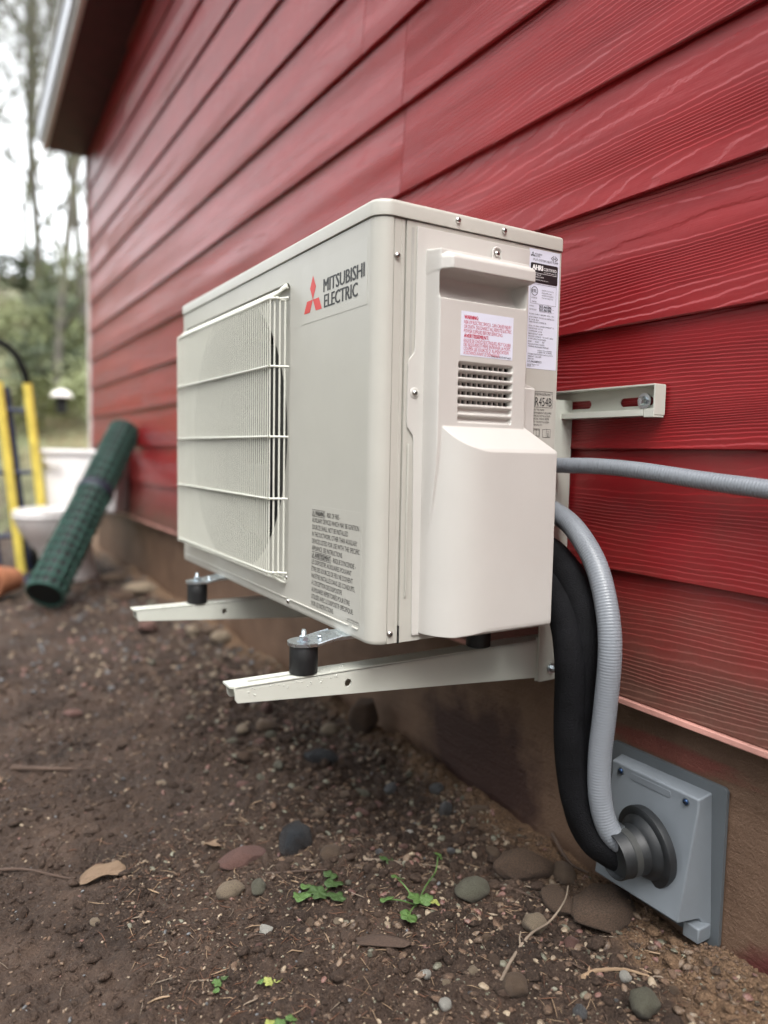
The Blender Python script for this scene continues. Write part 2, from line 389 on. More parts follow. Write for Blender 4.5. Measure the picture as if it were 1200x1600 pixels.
# --- lettering: Blender's own font turned into flat meshes
_tc = {}
def glyphs(s, bold=0.):
    k = (s, bold)
    if k in _tc: return _tc[k]
    cu = bpy.data.curves.new('t', 'FONT'); cu.body = s
    cu.offset = bold; cu.resolution_u = 2
    ob = bpy.data.objects.new('t', cu); me = ob.to_mesh()
    V = [(v.co.x, v.co.y) for v in me.vertices]; F = [tuple(p.vertices) for p in me.polygons]
    ob.to_mesh_clear(); bpy.data.objects.remove(ob); bpy.data.curves.remove(cu)
    _tc[k] = (V, F); return V, F
CAPH = max(p[1] for p in glyphs('H')[0])
class Print:
    """flat lettering and marks on a plane (o, right, up), lifted h above it"""
    def __init__(s, o, u, v, h=.0003): s.o, s.u, s.v, s.n = Vector(o), Vector(u), Vector(v), Vector(u).cross(Vector(v)); s.h = h; s.mb = MB()
    def P(s, a, b): return s.o+s.u*a+s.v*b+s.n*s.h
    def text(s, t, a, b, width, cap, bold=0.):
        V, F = glyphs(t)
        if not V: return s
        if bold:
            h0 = s.h
            for i, dx in enumerate((-1, 1, 0)):
                s.h = h0+.00003*i; s.text(t, a+(dx+1)*bold*cap*.5, b, width-bold*cap, cap)
            s.h = h0; return s
        x0 = min(p[0] for p in V); x1 = max(p[0] for p in V)
        k = width/(x1-x0); q = cap/CAPH
        s.mb.add([s.P(a+(x-x0)*k, b+y*q) for x, y in V], F); return s
    def poly(s, pts): s.mb.add([s.P(*p) for p in pts], [tuple(range(len(pts)))]); return s
    def rect(s, a0, a1, b0, b1): return s.poly([(a0, b0), (a1, b0), (a1, b1), (a0, b1)])
    def frame(s, a0, a1, b0, b1, w): return s.rect(a0, a1, b0, b0+w).rect(a0, a1, b1-w, b1).rect(a0, a0+w, b0+w, b1-w).rect(a1-w, a1, b0+w, b1-w)
    def ring(s, a, b, r, w, n=28):
        A, B = circle(a, b, r, n), circle(a, b, r-w, n)
        s.mb.add([s.P(*p) for p in A+B], [(i, (i+1) % n, n+(i+1) % n, n+i) for i in range(n)]); return s
    def line(s, p, q, w):
        d = Vector((q[0]-p[0], q[1]-p[1])).normalized(); m = Vector((-d.y, d.x))*w/2
        return s.poly([(p[0]+m.x, p[1]+m.y), (p[0]-m.x, p[1]-m.y), (q[0]-m.x, q[1]-m.y), (q[0]+m.x, q[1]+m.y)])
    def build(s, name, mat, parent): return s.mb.build(name, mat, parent, smooth=False)
def screw(parent, o, axis, r=.0042, name='screw', mat='steel', washer=0.):
    m = MB(); ax = Vector(axis).normalized(); o = Vector(o)
    m.lathe([(r, 0), (r*.98, r*.3), (r*.8, r*.62), (r*.5, r*.8), (r*.28, r*.86), (r*.2, r*.5), (.0, r*.45)], o, ax, 18)
    s = m.build(name, M[mat], parent)
    a = ax.orthogonal().normalized() if abs(ax.z) > .9 else Vector((0, 0, 1)); b = ax.cross(a)
    c = math.cos(.5); d = math.sin(.5); a, b = a*c+b*d, b*c-a*d
    k = MB()
    for p, q in ((a, b), (b, a)):
        R = Matrix((p, q, ax)).transposed()
        k.box(-r*.5, r*.5, -r*.11, r*.11, r*.60, r*.885, R=R, o=o)
    k.build('recess', M['dark'], s, smooth=False)
    return s

# --- value noise for heightfields
_T = rng.random((256, 256))
def vnoise(x, y):
    xi, yi = np.floor(x).astype(int), np.floor(y).astype(int); fx, fy = x-xi, y-yi
    fx, fy = fx*fx*(3-2*fx), fy*fy*(3-2*fy)
    g = lambda a, b: _T[a & 255, b & 255]
    return (g(xi, yi)*(1-fx)+g(xi+1, yi)*fx)*(1-fy)+(g(xi, yi+1)*(1-fx)+g(xi+1, yi+1)*fx)*fy-.5
def fbm(x, y, o=4, g=.5):
    s = 0; a = 1
    for k in range(o): s = s+a*vnoise(x*2**k+17.3*k, y*2**k+9.1*k); a *= g
    return s
def sstep(a, b, x):
    t = np.clip((x-a)/(b-a), 0, 1); return t*t*(3-2*t)
def ground_z(x, y):
    x = np.asarray(x, float); y = np.asarray(y, float)
    near = 1-sstep(5, 9, np.hypot(x, y))
    z = .022*fbm(x*2.1+5, y*2.1, 3)+.020*fbm(x*9, y*9, 4, .55)*near
    z = z+near*.016*np.abs(fbm(x*33+3, y*33, 4, .6))
    z = z+near*.020*np.exp(-((x+.02)/.035)**2)*(1+1.6*fbm(y*9, x*5, 2))-near*.030*np.exp(-((x+.14)/.06)**2)*sstep(-.1, .2, y)*(1-sstep(.5, .9, y))
    z = np.where(x > .0, z*np.exp(-x/.05), z)
    z = z-.022*sstep(-.2, -.6, x)*near
    z = z-.024*near*np.exp(-((y+.17)/.10)**2)*np.exp(-((x+.03)/.09)**2)
    d = y-6.5+.15*x
    hill = .30*np.clip(d, 0, 16)**1.05*(1+.12*fbm(x*.3, y*.3, 3))
    side = .10*np.clip(-x-7, 0, 12)
    return z+hill+side

# ================================================================== LARGE STRUCTURE
# ground sheet: fine rows near the camera, wide rows towards the horizon
def axis_vals(lo, hi, a, b, fine, grow):
    c = list(np.arange(a, b, fine)); s = fine; x = b
    while x < hi: c.append(x); s *= grow; x += s
    c.append(hi); s = fine; x = a-fine; L = []
    while x > lo: L.append(x); s *= grow; x -= s
    L.append(lo); return np.array(L[::-1]+c)
gx = axis_vals(-90, 90, -.95, .05, .0048, 1.12); gy = axis_vals(-60, 110, -.34, 1.1, .0055, 1.055)
X, Y = np.meshgrid(gx, gy); Z = ground_z(X, Y)
nx, ny = len(gx), len(gy)
idx = np.arange(nx*ny).reshape(ny, nx)
quads = np.stack([idx[:-1, :-1], idx[:-1, 1:], idx[1:, 1:], idx[1:, :-1]], -1).reshape(-1, 4)
def grid_mesh(name, V, Q, smooth=True):
    me = bpy.data.meshes.new(name)
    me.vertices.add(len(V)); me.vertices.foreach_set('co', np.asarray(V, np.float32).ravel())
    k = Q.shape[1]
    me.loops.add(Q.size); me.loops.foreach_set('vertex_index', Q.astype(np.int32).ravel())
    me.polygons.add(len(Q)); me.polygons.foreach_set('loop_start', np.arange(0, Q.size, k, dtype=np.int32))
    me.update(calc_edges=True); me.validate()
    if smooth: me.shade_smooth()
    return me
ground = link('ground', grid_mesh('ground', np.stack([X, Y, Z], -1).reshape(-1, 3), quads), M['soil'])
tag(ground, kind='structure')

# house: siding boards one by one, foundation, corner trim, soffit and edge boards
YA, YB = -2.2, 4.262
house = empty('house', (0, 0, 0), 'red house wall of lapped siding boards on a brown painted foundation', 'house')
bots = [.3035, .487, .6655, .8435, 1.022, 1.200]+[1.200+.178*k for k in range(1, 11)]
joint = {5: .578, 6: .578, 7: .752}
for i, zb in enumerate(bots):
    top = (bots[i+1] if i+1 < len(bots) else zb+.178)+.028
    j = joint.get(i, [1.9, 3.1, 2.4, 3.6, 2.05][i % 5]+.05*(i % 3))
    if i < 5: j = 2.9+.25*(i % 3)
    for a, b in ((YA, j-.0011), (j+.0011, YB)):
        m = MB(); L0, L1 = a, b
        # tilted plank: foot stands out, head tucks behind the board above; softly rounded foot
        pr = [(-.0142, zb+.0015), (-.0128, zb), (-.0065, zb), (.0062, top), (-.0012, top)]
        nseg = 1
        V_ = [(x, y, z) for y in (L0, L1) for x, z in pr]
        n5 = 5
        F_ = [tuple(range(n5)), tuple(range(2*n5-1, n5-1, -1))]+[(k, n5+k, n5+(k+1) % n5, (k+1) % n5) for k in range(n5)]
        mid = Vector((0, L0, zb))
        m.add([Vector(v)-mid for v in V_], F_)
        me = m.mesh('siding_board', smooth=False)
        bm = bmesh.new(); bm.from_mesh(me); bmesh.ops.recalc_face_normals(bm, faces=bm.faces[:]); bm.to_mesh(me); bm.free()
        o = link('siding_board', me, M['siding_low'] if i <= 1 else M['siding'], house, loc=mid)
wallc = MB().box(.0125, 4.5, YA, YB-.008, .292, 2.95); wallc.build('wall', M['soffit'], house, smooth=False)
MB().box(.016, 4.4, YA, YB-.02, -.6, .2915).build('foundation', M['foundation'], house, smooth=False)
lip = MB(); yy = np.arange(YA, YB, .05)
lip.add([(x, y, z) for y in (YA, YB) for x, z in ((-.0205, .2945), (-.0055, .2925), (-.0045, .3030), (-.0190, .3029))],
        [(0, 1, 5, 4), (1, 2, 6, 5), (2, 3, 7, 6), (3, 0, 4, 7), (0, 3, 2, 1), (4, 5, 6, 7)])
M['lip'] = plain('faded_red_trim', (.40, .20, .165), .42, var=.3, bump=.0010, bscale=160)
lip.build('starter_trim', M['lip'], house, bevel=.0015)
ct = MB().box(-.026, .05, YB+.001, YB+.022, .29, 2.462); ct.build('corner_trim', M['trim'], house, bevel=.002)
SL = .135
def slope(y, z0): return z0+SL*(4.3-y)
def sheet(x0, x1, y0, y1, z0, t):
    return MB().add([(x, y, slope(y, z0)+dz) for dz in (0, t) for y in (y0, y1) for x in (x0, x1)],
                    [(0, 2, 3, 1), (4, 5, 7, 6), (0, 1, 5, 4), (2, 6, 7, 3), (0, 4, 6, 2), (1, 3, 7, 5)])
sheet(-.238, .30, YA, 4.30, 2.468, .02).build('soffit', M['soffit'], house, smooth=False)
sheet(-.268, -.240, YA, 4.305, 2.460, .16).build('fascia', M['fascia'], house, bevel=.002)
sheet(-.288, -.270, YA, 4.310, 2.50, .135).build('drip_edge', M['gutter'], house, bevel=.002)
sheet(-.30, 4.6, YA, 4.33, 2.637, .03).build('roof', M['shade'], house, smooth=False)

# ================================================================== HEAT PUMP
HP = empty('heat_pump', (-.255, .4175, .41), 'ivory outdoor heat pump unit with a wire fan grille, on brackets against the red wall', 'heat pump')
XF, ZB, ZT = -.405, .4105, .9385
EU, EV = (1, 0, 0), (0, 0, 1)            # end face directions
FU = (0, -1, 0)                          # front face: right is towards the near end
fo = (XF, 0, 0); eo = (0, 0, 0)
RC = .021
arcN = [(XF+RC-RC*math.cos(a), RC-RC*math.sin(a)) for a in np.linspace(0, PI/2, 9)]
arcF = [(XF+RC-RC*math.cos(a), .835-RC+RC*math.sin(a)) for a in np.linspace(PI/2, 0, 9)]
def strip(mb, path, levels, nor):
    n = len(path)
    V_ = [(p[0]-q[0]*ins, p[1]-q[1]*ins, z) for z, ins in levels for p, q in zip(path, nor)]
    mb.add(V_, [(l*n+i, l*n+i+1, (l+1)*n+i+1, (l+1)*n+i) for l in range(len(levels)-1) for i in range(n-1)])
norN = [(-math.cos(a), -math.sin(a)) for a in np.linspace(0, PI/2, 9)]
norF = [(-math.cos(a), math.sin(a)) for a in np.linspace(PI/2, 0, 9)]
fp = MB()
low = [(.4115, .007), (.4105, .004), (.4116, .0014), (.4150, 0), (.4160, 0)]
endN = [(-.3840, 0), (-.3834, .0008), (-.3832, .004)]
strip(fp, arcF+arcN, low, norF+norN)
for arc, nor in ((arcF, norF), (arcN, norN)):
    strip(fp, arc, [(.4160, 0), (ZT, 0), (ZT+.0003, .0015)], nor)
strip(fp, endN, [(.4118, 0), (ZT, 0)], [(0, 0)]*3)
hole = rrect(-.800, -.2585, .4475, .9065, .012)
fp.plate(rrect(-.835+RC, -RC, .416, ZT, .0001, 1), [hole], .001, fo, FU, EV)
n_ = len(hole)                                                    # pressed wall of the fan recess
fp.add([(XF+d, -a, b) for d in (.0, .013) for a, b in hole], [(i, (i+1) % n_, n_+(i+1) % n_, n_+i) for i in range(n_)])
orif = [(a, min(max(b, .4535), .9005)) for a, b in circle(-.541, .677, .2465, 72)]
fp.plate([(a, b) for a, b in rrect(-.803, -.2555, .4445, .9095, .012)], [orif], .001, (XF+.013, 0, 0), FU, EV)
fp.build('front_panel', M['cabinet'], HP, angle=38)
bm_ = MB(); n_ = len(orif)
bm_.add([(XF+.013+d, -(a+.541)*k+.541, (b-.677)*k+.677) for d, k in ((0, 1), (.004, .985), (.10, .975)) for a, b in orif],
        [(l*n_+i, l*n_+(i+1) % n_, (l+1)*n_+(i+1) % n_, (l+1)*n_+i) for l in range(2) for i in range(n_)])
bm_.build('fan_ring', M['dark'], HP)  # ring coloured black for the shade deep in the fan opening
fan = MB().lathe([(.045, 0), (.05, .01), (.05, .045), (0, .045)], (XF+.03, .541, .677), (1, 0, 0), 24).build('fan', M['rotor'], HP)
for k in range(3):
    b = MB(); a0 = 2*PI*k/3; V_ = []; nr_ = 6
    for i in range(15):
        a = a0+i*.162
        for j in range(nr_):
            r = .046+(.180-.046)*j/(nr_-1); V_.append((XF+.044+.030*i/14-.006*math.sin(PI*i/14), .541+r*math.cos(a+r*1.5), .677+r*math.sin(a+r*1.5)))
    b.add(V_, [(i*nr_+j, i*nr_+j+1, (i+1)*nr_+j+1, (i+1)*nr_+j) for i in range(14) for j in range(nr_-1)])
    b.build('blade', M['rotor'], fan)
inn = MB().box(-.112, -.106, .01, .825, .414, .937); inn.box(-.19, -.187, .012, .823, .42, .936); inn.build('coil_back', M['dark'], HP, smooth=False)
MB().sweep(rrect(-.4025, -.108, .0035, .8315, [.021, .003, .003, .021], 6), [(.4122, 0), (.4150, 0)], cap=True).build('base_pan', M['cabinet'], HP, smooth=False)
MB().box(-.1075, -.1048, .003, .832, .4125, ZT).build('back_panel', M['cabinet'], HP, smooth=False)
MB().box(-.3835, -.108, .8315, .8345, .4125, ZT).build('far_side_panel', M['cabinet'], HP, smooth=False)
# near side panel: pressed steps and seams along x
sp_ = MB(); prof = [(-.3828, .005), (-.3826, .0014), (-.3822, .0008), (-.3742, .0008), (-.3738, .0014), (-.3722, .0014), (-.3718, .0008), (-.3676, .0008), (-.3670, .0045), (-.3652, .0045), (-.3648, .0006), (-.3644, .0004), (-.106, .0004), (-.1048, .0016), (-.1047, .0055)]
sp_.add([(x, y, z) for z in (.4117, ZT) for x, y in prof], [(i, i+1, len(prof)+i+1, len(prof)+i) for i in range(len(prof)-1)])
sp_.build('side_panel', M['cabinet'], HP, angle=25)
MB().box(-.3664, -.3656, .0035, .004, .414, .437).box(-.3668, -.3650, -.0003, .0042, .4105, .4335).build('bottom_slot', M['dark'], HP, smooth=False)
bead = MB().tube([(-.3575, .0002, .665), (-.3575, -.0012, .660), (-.3575, -.0012, .476), (-.3575, .0002, .470)], .0016, 8); bead.build('pressed_bead', M['cabinet'], HP)
grv = MB().box(-.3580, -.3545, -.0002, .0006, .77, .931); grv.build('seam_shade_strip', M['shade'], HP, smooth=False)  # slightly darker strip in place of the shade in the seam
pan = [(-.351, .933), (-.351, .785), (-.3522, .779), (-.3595, .770), (-.3608, .764), (-.3608, .692), (-.3598, .686), (-.3518, .676), (-.3505, .670), (-.3468, .4215), (-.3458, .4185), (-.152, .4185), (-.152, .748), (-.1665, .752), (-.1665, .933)]
pl = MB().plate(pan[::-1], [], .0022, (0, -.0020, 0), EU, EV)
pl.build('service_panel', M['plastic'], HP, smooth=False, bevel=.0009)

# moulded valve cover: a pressed shape given as a height over the side panel
st = .0008
xs = np.arange(-.3385, -.1495, st); zs = np.arange(.4215, .9105, st)
XX, ZZ = np.meshgrid(xs, zs)
def band(v, a, b, s): return sstep(a-s/2, a+s/2, v)*(1-sstep(b-s/2, b+s/2, v))
U = .030*band(XX, -.3358, -.1905, .003)*band(ZZ, .400, .905, .003)*sstep(.40, .685, ZZ)
pocket = band(XX, -.3325, -.197, .004)*band(ZZ, .8465, .8765, .0035)
U = U*(1-pocket)+pocket*(.004+.010*sstep(.870, .846, ZZ))
hh_ = np.interp(ZZ, [.8755, .8765, .8785, .892, .895, .906, .9075], [0, .030, .042, .042, .0405, .020, 0])
hood = hh_*band(XX, -.3362, -.1895, .003)*(.70+.30*sstep(-.337, -.322, XX))
t = np.clip((XX+.3362)/.078, 0, 1)
bx = .0565*np.clip(1-(1-t)**2.6, 0, 1)**.5
rz = np.interp(ZZ, [.4215, .4235, .4265, .431, .657, .6615, .693, .6945], [.046, .053, .0558, .0565, .0565, .0540, .026, .0])
xr = np.interp(ZZ, [.66, .693], [-.1535, -.1895])
B = np.minimum(bx, rz)*(1-sstep(xr-.0018, xr+.0014, XX))*(XX > -.3362)
fl = .0040*band(XX, -.3365, -.1505, .001)*band(ZZ, .4215, .747, .001)
H = np.maximum.reduce([U, hood, B, fl])
slots = [(.7684-.0112*k, -.3025+.0000*k, -.2160) for k in range(7)]
vent = np.zeros_like(H)
for k, (zt, a, b) in enumerate(slots):
    m_ = band(XX, a, b, .0018)*band(ZZ, zt-.0062, zt, .0018)
    H = H*(1-m_)+(H-(.010 if k < 5 else .005))*m_
    if k < 5: vent = np.maximum(vent, m_)
for _ in range(2):
    Hp = np.pad(H, 1, mode='edge'); H = (Hp[1:-1, 1:-1]*4+Hp[:-2, 1:-1]+Hp[2:, 1:-1]+Hp[1:-1, :-2]+Hp[1:-1, 2:])/8
nz, nx2 = H.shape; I = np.arange(nz*nx2).reshape(nz, nx2)
Q = np.stack([I[:-1, :-1], I[:-1, 1:], I[1:, 1:], I[1:, :-1]], -1)
hm = np.maximum.reduce([H[:-1, :-1], H[:-1, 1:], H[1:, :-1], H[1:, 1:]])
keep = (hm > .0024) & ~((vent[:-1, :-1] > .97) & (vent[1:, 1:] > .97))
V_ = np.stack([XX, -H, ZZ], -1).reshape(-1, 3)
# floor return at the bottom edge so that the cover reads as a hollow moulding
me = grid_mesh('valve_cover', V_-np.array(HP.location), Q[keep].reshape(-1, 4)); me.set_sharp_from_angle(angle=math.radians(60))
bmq = bmesh.new(); bmq.from_mesh(me); bmesh.ops.delete(bmq, geom=[v for v in bmq.verts if not v.link_faces], context='VERTS')
bmq.verts.ensure_lookup_table()
low_v = [e for e in bmq.edges if e.is_boundary and all(v.co.z+.41 < .4222 for v in e.verts)]
r_ = bmesh.ops.extrude_edge_only(bmq, edges=low_v)
for v in [g for g in r_['geom'] if isinstance(g, bmesh.types.BMVert)]: v.co.y = max(v.co.y, -.0022-HP.location.y)
bmq.to_mesh(me); bmq.free()
cover = link('valve_cover', me, M['plastic'], HP)
MB().box(-.308, -.210, -.0105, -.0065, .700, .775).build('vent_shade_backing', M['dark'], cover, smooth=False)  # black plate added to give the slots their inner shade
tm = MB()
for k in range(5):
    for i in range(1, 10): tm.box(-.3025+.0865*i/10-.0013, -.3025+.0865*i/10+.0013, -.0225, -.0180, slots[k][0]-.0066, slots[k][0]+.0004)
tm.build('vent_teeth', M['plastic'], cover, smooth=False)

# lid: shallow cap with rolled edge, a hair proud of the walls
ld = MB().sweep(rrect(-.4072, -.1028, -.0022, .8372, [.0235, .006, .006, .0235], 8),
    [(.9400, .0030), (.9396, .0008), (.9402, 0), (.9548, 0), (.9566, .0003), (.9583, .0014), (.9594, .0031), (.9598, .0055)], cap=True)
lid = ld.build('lid', M['cabinet'], HP, angle=50)
MB().sweep(rrect(-.4020, -.108, .0045, .8305, [.021, .003, .003, .021], 6), [(.9350, 0), (.9397, 0)], cap=True).build('lid_gap_shade', M['dark'], HP, smooth=False)  # near-black filler stands for the shade in the gap under the lid

# screws
for o, ax, r in (((-.2901, -.0022, .9502), (0, -1, 0), .0042), ((-.2139, -.0022, .9502), (0, -1, 0), .0042), ((-.3782, .0008, .8937), (0, -1, 0), .0044), ((-.3505, -.0022, .7290), (0, -1, 0), .0044),
                 ((-.2260, -.0030, .9180), (0, -1, 0), .0044), ((-.3785, .0008, .4245), (0, -1, 0), .0042), ((XF, .2640, .4580), (-1, 0, 0), .0038), ((XF, .2560, .4222), (-1, 0, 0), .0036)):
    screw(HP, o, ax, r)
MB().lathe([(.0072, 0), (.0072, .0012), (.0060, .0020)], (-.3505, -.0008, .7290), (0, -1, 0), 22).build('screw_boss', M['plastic'], HP)
bs = MB().tube([(-.2335, -.004, .905)]+[(-.226-.0075*math.cos(a), -.004, .9185+.0075*math.sin(a)) for a in np.linspace(0, PI, 12)]+[(-.2185, -.004, .905)], .0017, 8)
bs.build('screw_boss', M['plastic'], HP)
MB().lathe([(.0075, 0), (.0075, .0012), (.007, .0016)], (-.226, -.0018, .918), (0, -1, 0), 22).build('screw_boss', M['plastic'], HP)
# pressed bead along the foot of the front and small embossed marks
MB().tube([(XF+.0004, .805, .4258), (XF-.0009, .80, .4258), (XF-.0009, .268, .4258), (XF+.0004, .265, .4258)], .0013, 6).build('pressed_bead', M['cabinet'], HP)
MB().tube([(XF+.0004, .250, .4258), (XF-.0009, .247, .4258), (XF-.0009, .064, .4258), (XF+.0004, .061, .4258)], .0014, 6).build('pressed_bead', M['cabinet'], HP)
MB().tube([(XF+.0004, .051, .4258), (XF-.0009, .050, .4258), (XF-.0009, .037, .4258), (XF+.0004, .036, .4258)], .0014, 6).build('pressed_bead', M['cabinet'], HP)

# wire grille: border frame with every wire under it
GX = XF-.025; GZ0, GZ1 = .4660, .8815
yn, yf = .2735, .772
gr = empty('fan_grille'); gr.parent = HP
gfr = MB()
bp = [(XF-.001, .2615, .4620), (GX, yn, GZ0), (GX, yf, GZ0), (XF-.006, yf+.006, .4600)]
for z0, z1 in ((GZ0, .4560), (GZ1, .8985)):
    gfr = MB().tube(spline([(XF-.0015, .2600, z0+(z1-z0)*.1), (XF-.013, .2665, z0), (GX, yn, z0), (GX, .35, z0), (GX, .55, z0), (GX, yf-.01, z0), (GX+.012, yf+.005, z0)], .01), .0019, 8)
    gfr.build('frame_wire', M['wire'], gr)
    MB().tube(spline([(XF-.003, .262, z1), (XF-.0035, .3, z1), (XF-.0035, .55, z1), (XF-.0035, yf, z1)], .02), .0019, 8).build('frame_wire', M['wire'], gr)
MB().tube(spline([(GX, yn, GZ0), (GX+.004, yn-.002, .4615), (XF-.008, .268, .452), (XF-.002, .2660, .4500)], .004), .0019, 8).build('frame_wire', M['wire'], gr)
MB().tube(spline([(GX, yn, GZ1), (GX+.008, yn-.006, .889), (XF-.006, .2665, .897), (XF-.002, .2640, .9015)], .004), .0019, 8).build('frame_wire', M['wire'], gr)
wv = MB().tube(spline([(XF-.003-GX, 0, .8985), (XF-.012-GX, 0, .8940), (.0022, 0, GZ1+.001), (0, 0, GZ1-.005), (0, 0, .78), (0, 0, .60), (0, 0, GZ0+.005), (.0022, 0, GZ0-.001), (XF-.003-GX, 0, .4570)], .012), .00122, 6).mesh('wire')
gl = Vector(HP.location)
for k in range(57):
    link('wire', wv, M['wire'], gr, loc=Vector((GX-.0006, yn+.0005+k*(yf-yn-.001)/56, 0))-gl)
for k in range(3):
    f = (k+.75)/3.6
    MB().tube([(GX+.025*f, yn-.0135*f, GZ1+.002), (GX+.025*f, yn-.0135*f, GZ0-.006)], .00145, 6).build('wire', M['wire'], gr)
for z in (.7808, .6750, .5805):
    MB().tube(spline([(XF-.001, .2590, z), (XF-.013, .2660, z), (GX-.0030, yn-.0006, z), (GX-.0030, yn+.012, z), (GX-.0030, .45, z), (GX-.0030, .65, z), (GX-.0030, yf-.008, z), (GX+.012, yf+.005, z)], .01), .0017, 8).build('wire', M['wire'], gr)
clip_ = MB().tube(spline([(XF-.001, .270, .9035), (XF-.010, .2675, .896), (GX+.008, .278, .885), (GX+.002, .290, .880)], .003), .0028, 8)
clip_.tube(spline([(XF-.001, .2610, .8830), (XF-.010, .266, .8795), (GX+.006, .272, .8855)], .003), .0024, 8)
clip_.build('grille_clip', M['wire'], gr)

# --- printed labels
def label_plate(name, o, u, v, a0, a1, b0, b1, mat, t=.0003, parent=HP, lift=.0):
    o = Vector(o)+Vector(u).cross(Vector(v))*(t+lift)
    return MB().plate([(a0, b0), (a1, b0), (a1, b1), (a0, b1)], [], t, o, u, v).build(name, M[mat], parent, smooth=False)
lb = label_plate('brand_label', fo, FU, EV, -.2156, -.0262, .8365, .9172, 'clear_label', .00035)
p = Print(fo, FU, EV, .0006)
p.text('MITSUBISHI', -.1470, .8716, .1150, .0174, .105).text('ELECTRIC', -.1444, .8503, .0955, .0174, .105)
p.build('lettering', M['ink'], lb)
p = Print(fo, FU, EV, .0006); s_ = .0192; c0 = (-.1793, .8672)
for w in (90, 210, 330):
    d = Vector((math.cos(math.radians(w)), math.sin(math.radians(w)))); e = Vector((-d.y, d.x)); c = Vector(c0)
    h_ = s_*math.sqrt(3)
    p.poly([tuple(c), tuple(c+d*h_/2-e*s_/2), tuple(c+d*h_), tuple(c+d*h_/2+e*s_/2)])
p.build('emblem', M['red_ink'], lb)
lb = label_plate('fire_warning_label', fo, FU, EV, -.1772, -.0300, .4305, .5770, 'clear_label', .0002)
p = Print(fo, FU, EV, .00045)
L = [('       WARNING  - RISK OF FIRE -', 455), ('AUXILIARY DEVICES WHICH MAY BE IGNITION', 665), ('SOURCES SHALL NOT BE INSTALLED', 545), ('IN THE DUCTWORK, OTHER THAN AUXILIARY', 650), ('DEVICES LISTED FOR USE WITH THE SPECIFIC', 675), ('APPLIANCE. SEE INSTRUCTIONS.', 485),
     ("       AVERTISSEMENT  - RISQUE D'INCENDIE -", 640), ('LES DISPOSITIFS AUXILIAIRES POUVANT', 590), ('ÊTRE DES SOURCES DE FEU NE DOIVENT', 605), ('PAS ÊTRE INSTALLÉS DANS LES CONDUITS,', 630), ("À L'EXCEPTION DES DISPOSITIFS", 485), ('AUXILIAIRES RÉPERTORIÉS POUR ÊTRE', 575), ('UTILISÉS AVEC LE DISPOSITIF SPÉCIFIQUE.', 615), ('VOIR LES INSTRUCTIONS.', 385)]
for i, (t_, e) in enumerate(L):
    w = .1436*(e-100)/590; b = .5628-.01008*i; a = -.1740
    if i in (0, 6):
        k = 265 if i == 0 else 345; bw = .1436*(k-100)/590
        p.text('WARNING' if i == 0 else 'AVERTISSEMENT', a+.0098, b, bw-.0115, .0066, .06)
        p.text(t_.strip().split('  ')[1], a+bw+.003, b, w-bw-.004, .0066)
        p.frame(a, a+bw, b-.0017, b+.0083, .0006)
        for q in (((.0015, 0), (.0082, 0)), ((.0082, 0), (.00485, .0066)), ((.00485, .0066), (.0015, 0))): p.line((a+q[0][0], b+q[0][1]), (a+q[1][0], b+q[1][1]), .0007)
        p.rect(a+.0045, a+.0052, b+.0018, b+.0042)
    else: p.text(t_, a, b, w, .0066)
p.text('J9T797J33A01', -.0640, .4325, .030, .0024); p.rect(-.066, -.032, .4306, .4309)
p.build('lettering', M['ink'], lb)

co = (0, -.0300, 0)
lb = label_plate('shock_warning_label', co, EU, EV, -.3016, -.2166, .7772, .8322, 'white_label', .0003, cover)
p = Print(co, EU, EV, .0006)
a = -.2972
p.text('WARNING:', a, .8228, .0225, .0046, .10)
for i, (t_, w) in enumerate([('RISK OF ELECTRIC SHOCK. CAN CAUSE INJURY', .0770), ('OR DEATH. DISCONNECT ALL REMOTE ELECTRIC', .0772), ('POWER SUPPLIES BEFORE SERVICING.', .0630)]): p.text(t_, a, .8168-.0055*i, w, .0043)
p.text('AVERTISSEMENT:', a, .7998, .0400, .0046, .10)
for i, (t_, w) in enumerate([('RISQUE DE CHOCS ÉLECTRIQUES, PEUT CAUSER', .0770), ('DES BLESSURES ET MÊME ENTRAÎNER LA MORT.', .0765), ("COUPER LES SOURCES D' ALIMENTATION", .0735), ('À DISTANCE AVANT LE DÉPANNAGE.', .0590)]): p.text(t_, a, .7941-.0050*i, w, .0041)
p.build('lettering', M['warn_ink'], lb)
p = Print(co, EU, EV, .0006); p.text('DWG. NO. RETK04D746H01', -.2530, .7786, .0335, .0024); p.build('small_print', M['ink'], lb)

so = (0, .0004, 0)
lb = label_plate('rating_label', so, EU, EV, -.1660, -.1092, .7745, .9365, 'white_label', .0003)
p = Print(so, EU, EV, .0007)
def tri(a, b, s):
    for w in (90, 210, 330):
        d = Vector((math.cos(math.radians(w)), math.sin(math.radians(w)))); e = Vector((-d.y, d.x)); c = Vector((a, b)); h_ = s*1.732
        p.poly([tuple(c), tuple(c+d*h_/2-e*s/2), tuple(c+d*h_), tuple(c+d*h_/2+e*s/2)])
tri(-.1598, .9285, .0024)
p.text('MITSUBISHI', -.1562, .9290, .0130, .0022).text('ELECTRIC', -.1562, .9262, .0100, .0022)
for k in (-1, 1):
    p.line((-.1195+k*.0012, .9315), (-.1195+k*.0062, .9280), .0008); p.line((-.1195+k*.0012, .9245), (-.1195+k*.0062, .9280), .0008)
p.rect(-.1218, -.1172, .9276, .9284).rect(-.1219, -.1213, .9262, .9298).rect(-.1177, -.1171, .9262, .9298)
p.text('SPLIT-SYSTEM HEAT PUMP', -.1595, .9208, .0470, .0029)
p.poly(rrect(-.1630, -.1125, .8915, .9180, .0022, 4))
p.frame(-.1618, -.1140, .8630, .8898, .00035)
p.ring(-.1545, .8800, .0062, .0008).text('ETL', -.1588, .8780, .0086, .0042, .10)
